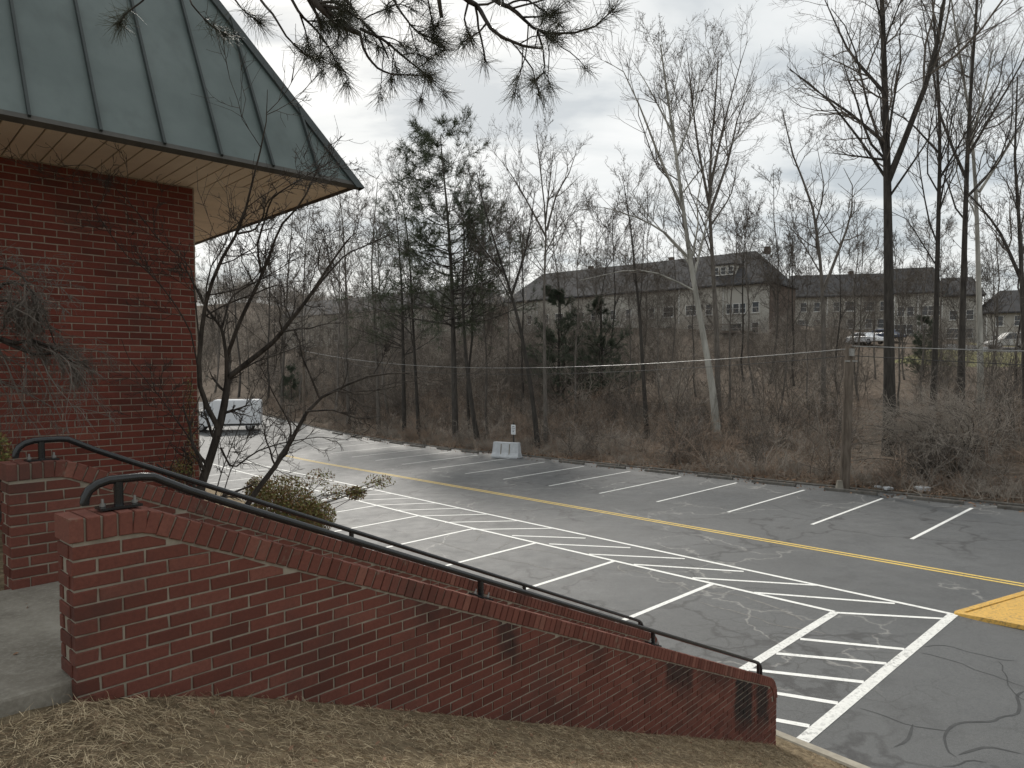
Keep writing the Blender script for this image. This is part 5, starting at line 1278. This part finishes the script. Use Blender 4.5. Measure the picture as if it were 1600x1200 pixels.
# ------------------------------------------------------------------ pine bough overhead
r = np.random.default_rng(909); Yp = 3.4
br = [([(430, -90), (486, -8), (499, 13), (533, 40), (563, 53)], .02, .012, 0), ([(563, 53), (569, 81), (588, 106), (609, 116), (665, 118)], .007, .003, 0), ([(520, -60), (541, 0), (561, 28), (595, 62), (607, 91)], .012, .004, .15),
      ([(390, -40), (408, 2), (429, 25), (446, 57), (480, 89), (499, 92)], .007, .003, -.1), ([(440, -30), (469, 23), (495, 47), (512, 70), (527, 102)], .008, .003, .1), ([(469, 23), (478, 50), (482, 76)], .005, .003, .1),
      ([(563, 45), (600, 62), (631, 89), (671, 121)], .008, .003, .05), ([(690, -60), (720, -4), (746, 8), (768, 48), (792, 64), (820, 73), (848, 76)], .016, .004, -.1), ([(720, -70), (766, 0), (800, 12), (820, 32), (840, 50), (864, 55), (890, 53), (914, 49), (944, 36), (955, 18)], .014, .003, .05),
      ([(840, 50), (848, 74), (852, 112), (834, 127)], .006, .003, .05), ([(815, 27), (844, 26), (864, 22)], .005, .003, .1), ([(655, -40), (669, 0), (677, 46)], .006, .003, 0), ([(680, -40), (686, 0), (690, 28)], .012, .009, -.1),
      ([(240, -30), (225, 0), (195, 22), (187, 37)], .005, .003, .2), ([(290, -20), (300, 8), (326, 37), (350, 53)], .005, .003, .2), ([(360, -10), (380, 16), (403, 34)], .005, .003, .1), ([(450, -20), (500, 8), (520, 20)], .01, .005, .2), ([(600, -40), (620, 10), (650, 50), (680, 62)], .008, .003, .1), ([(735, -10), (725, 30), (735, 60)], .006, .003, 0)]
root = np.array([1.6, -.9, 3.3])
tb = np.array([1.9, -1.4, 0.]); tb[2] = gz(tb[0], tb[1])
PB_ = thing('pine_tree', 'near pine whose needled boughs hang into the top of the view', 'tree', tb)
t = Tubes(); q, w = line(np.array([[0, 0, -.4], [.05, 0, 2.5], [-.05, .05, 5], [0, 0, 9]]), .17, .09, 10); t.add(q, w, 12)
hub1, hub2 = at(450, -150, 3.1), at(740, -160, 3.2)
lead = np.array([tb[0] - .05, tb[1], 3.4])
for hb_ in (hub1, hub2):
    q, w = line(np.array([lead, (lead + hb_) / 2 + [0, 0, .35], hb_]) - tb, .045, .024, 10); t.add(q, w, 8)
link('trunk', t.mesh('trunk'), M['bark_near'], PB_)
t = Tubes(); tips, tdir = [], []; allP, allR = [], []
for pxs, r0, r1, dd in br:
    P = np.array([at(x, y, Yp + dd + .1 * math.sin(i * 1.3 + x)) for i, (x, y) in enumerate(pxs)]); q, w = line(P - tb, r0, r1, 12); t.add(q, w, 7); allP.append(q); allR.append(w)
for s in ((0, hub1), (2, hub1), (3, hub1), (4, hub1), (13, hub1), (14, hub1), (15, hub1), (16, hub1), (17, hub2), (7, hub2), (8, hub2), (11, hub2), (12, hub2), (18, hub2)):
    a = s[1] - tb; b_ = allP[s[0]][0, 0]; q, w = line(np.array([a, (a + b_) / 2 + r.normal(size=3) * .03, b_]), .018, allR[s[0]][0, 0], 6); t.add(q, w, 6)
AP, AR = np.concatenate(allP), np.concatenate(allR)
cp, cw = spawn(AP[[0, 2, 6, 7, 8, 16, 17, 4]], AR[[0, 2, 6, 7, 8, 16, 17, 4]], r, 8, .2, .95, .34, .4, (30, 70), 6, .16, -.05, .5, .0028, .7, .3); t.add(cp, cw, 5)
link('boughs', t.mesh('boughs'), M['bark_near'], PB_)
ND = Tubes()
def needles_on(P, lo, per, k, ln):
    m = P.shape[1]
    for f in np.linspace(lo, 1, per):
        x = f * (m - 1); i = min(int(x), m - 2); w_ = x - i; o = P[:, i] * (1 - w_) + P[:, i + 1] * w_; d = unit(P[:, i + 1] - P[:, i]); tufts(ND, o, d, r, k, ln, .0011, .8, 3, .1)
needles_on(AP[[1, 3, 4, 5, 6, 8, 9, 10, 11, 13, 14, 15, 17, 18]], .72, 7, 14, .1)
needles_on(AP[[7, 8, 2]], .6, 7, 10, .105); needles_on(cp, .78, 3, 10, .1)
ends_ = np.concatenate([AP[[1, 3, 4, 5, 6, 8, 9, 10, 11, 13, 14, 15, 17, 18]], ])
tufts(ND, ends_[:, -1], unit(ends_[:, -1] - ends_[:, -2]), r, 46, .098, .0011, 1.0, 3, .05)
tufts(ND, cp[:, -1], unit(cp[:, -1] - cp[:, -2]), r, 30, .095, .0011, .95, 3, .05)
link('needles', ND.mesh('needles'), M['needle_near'], PB_)
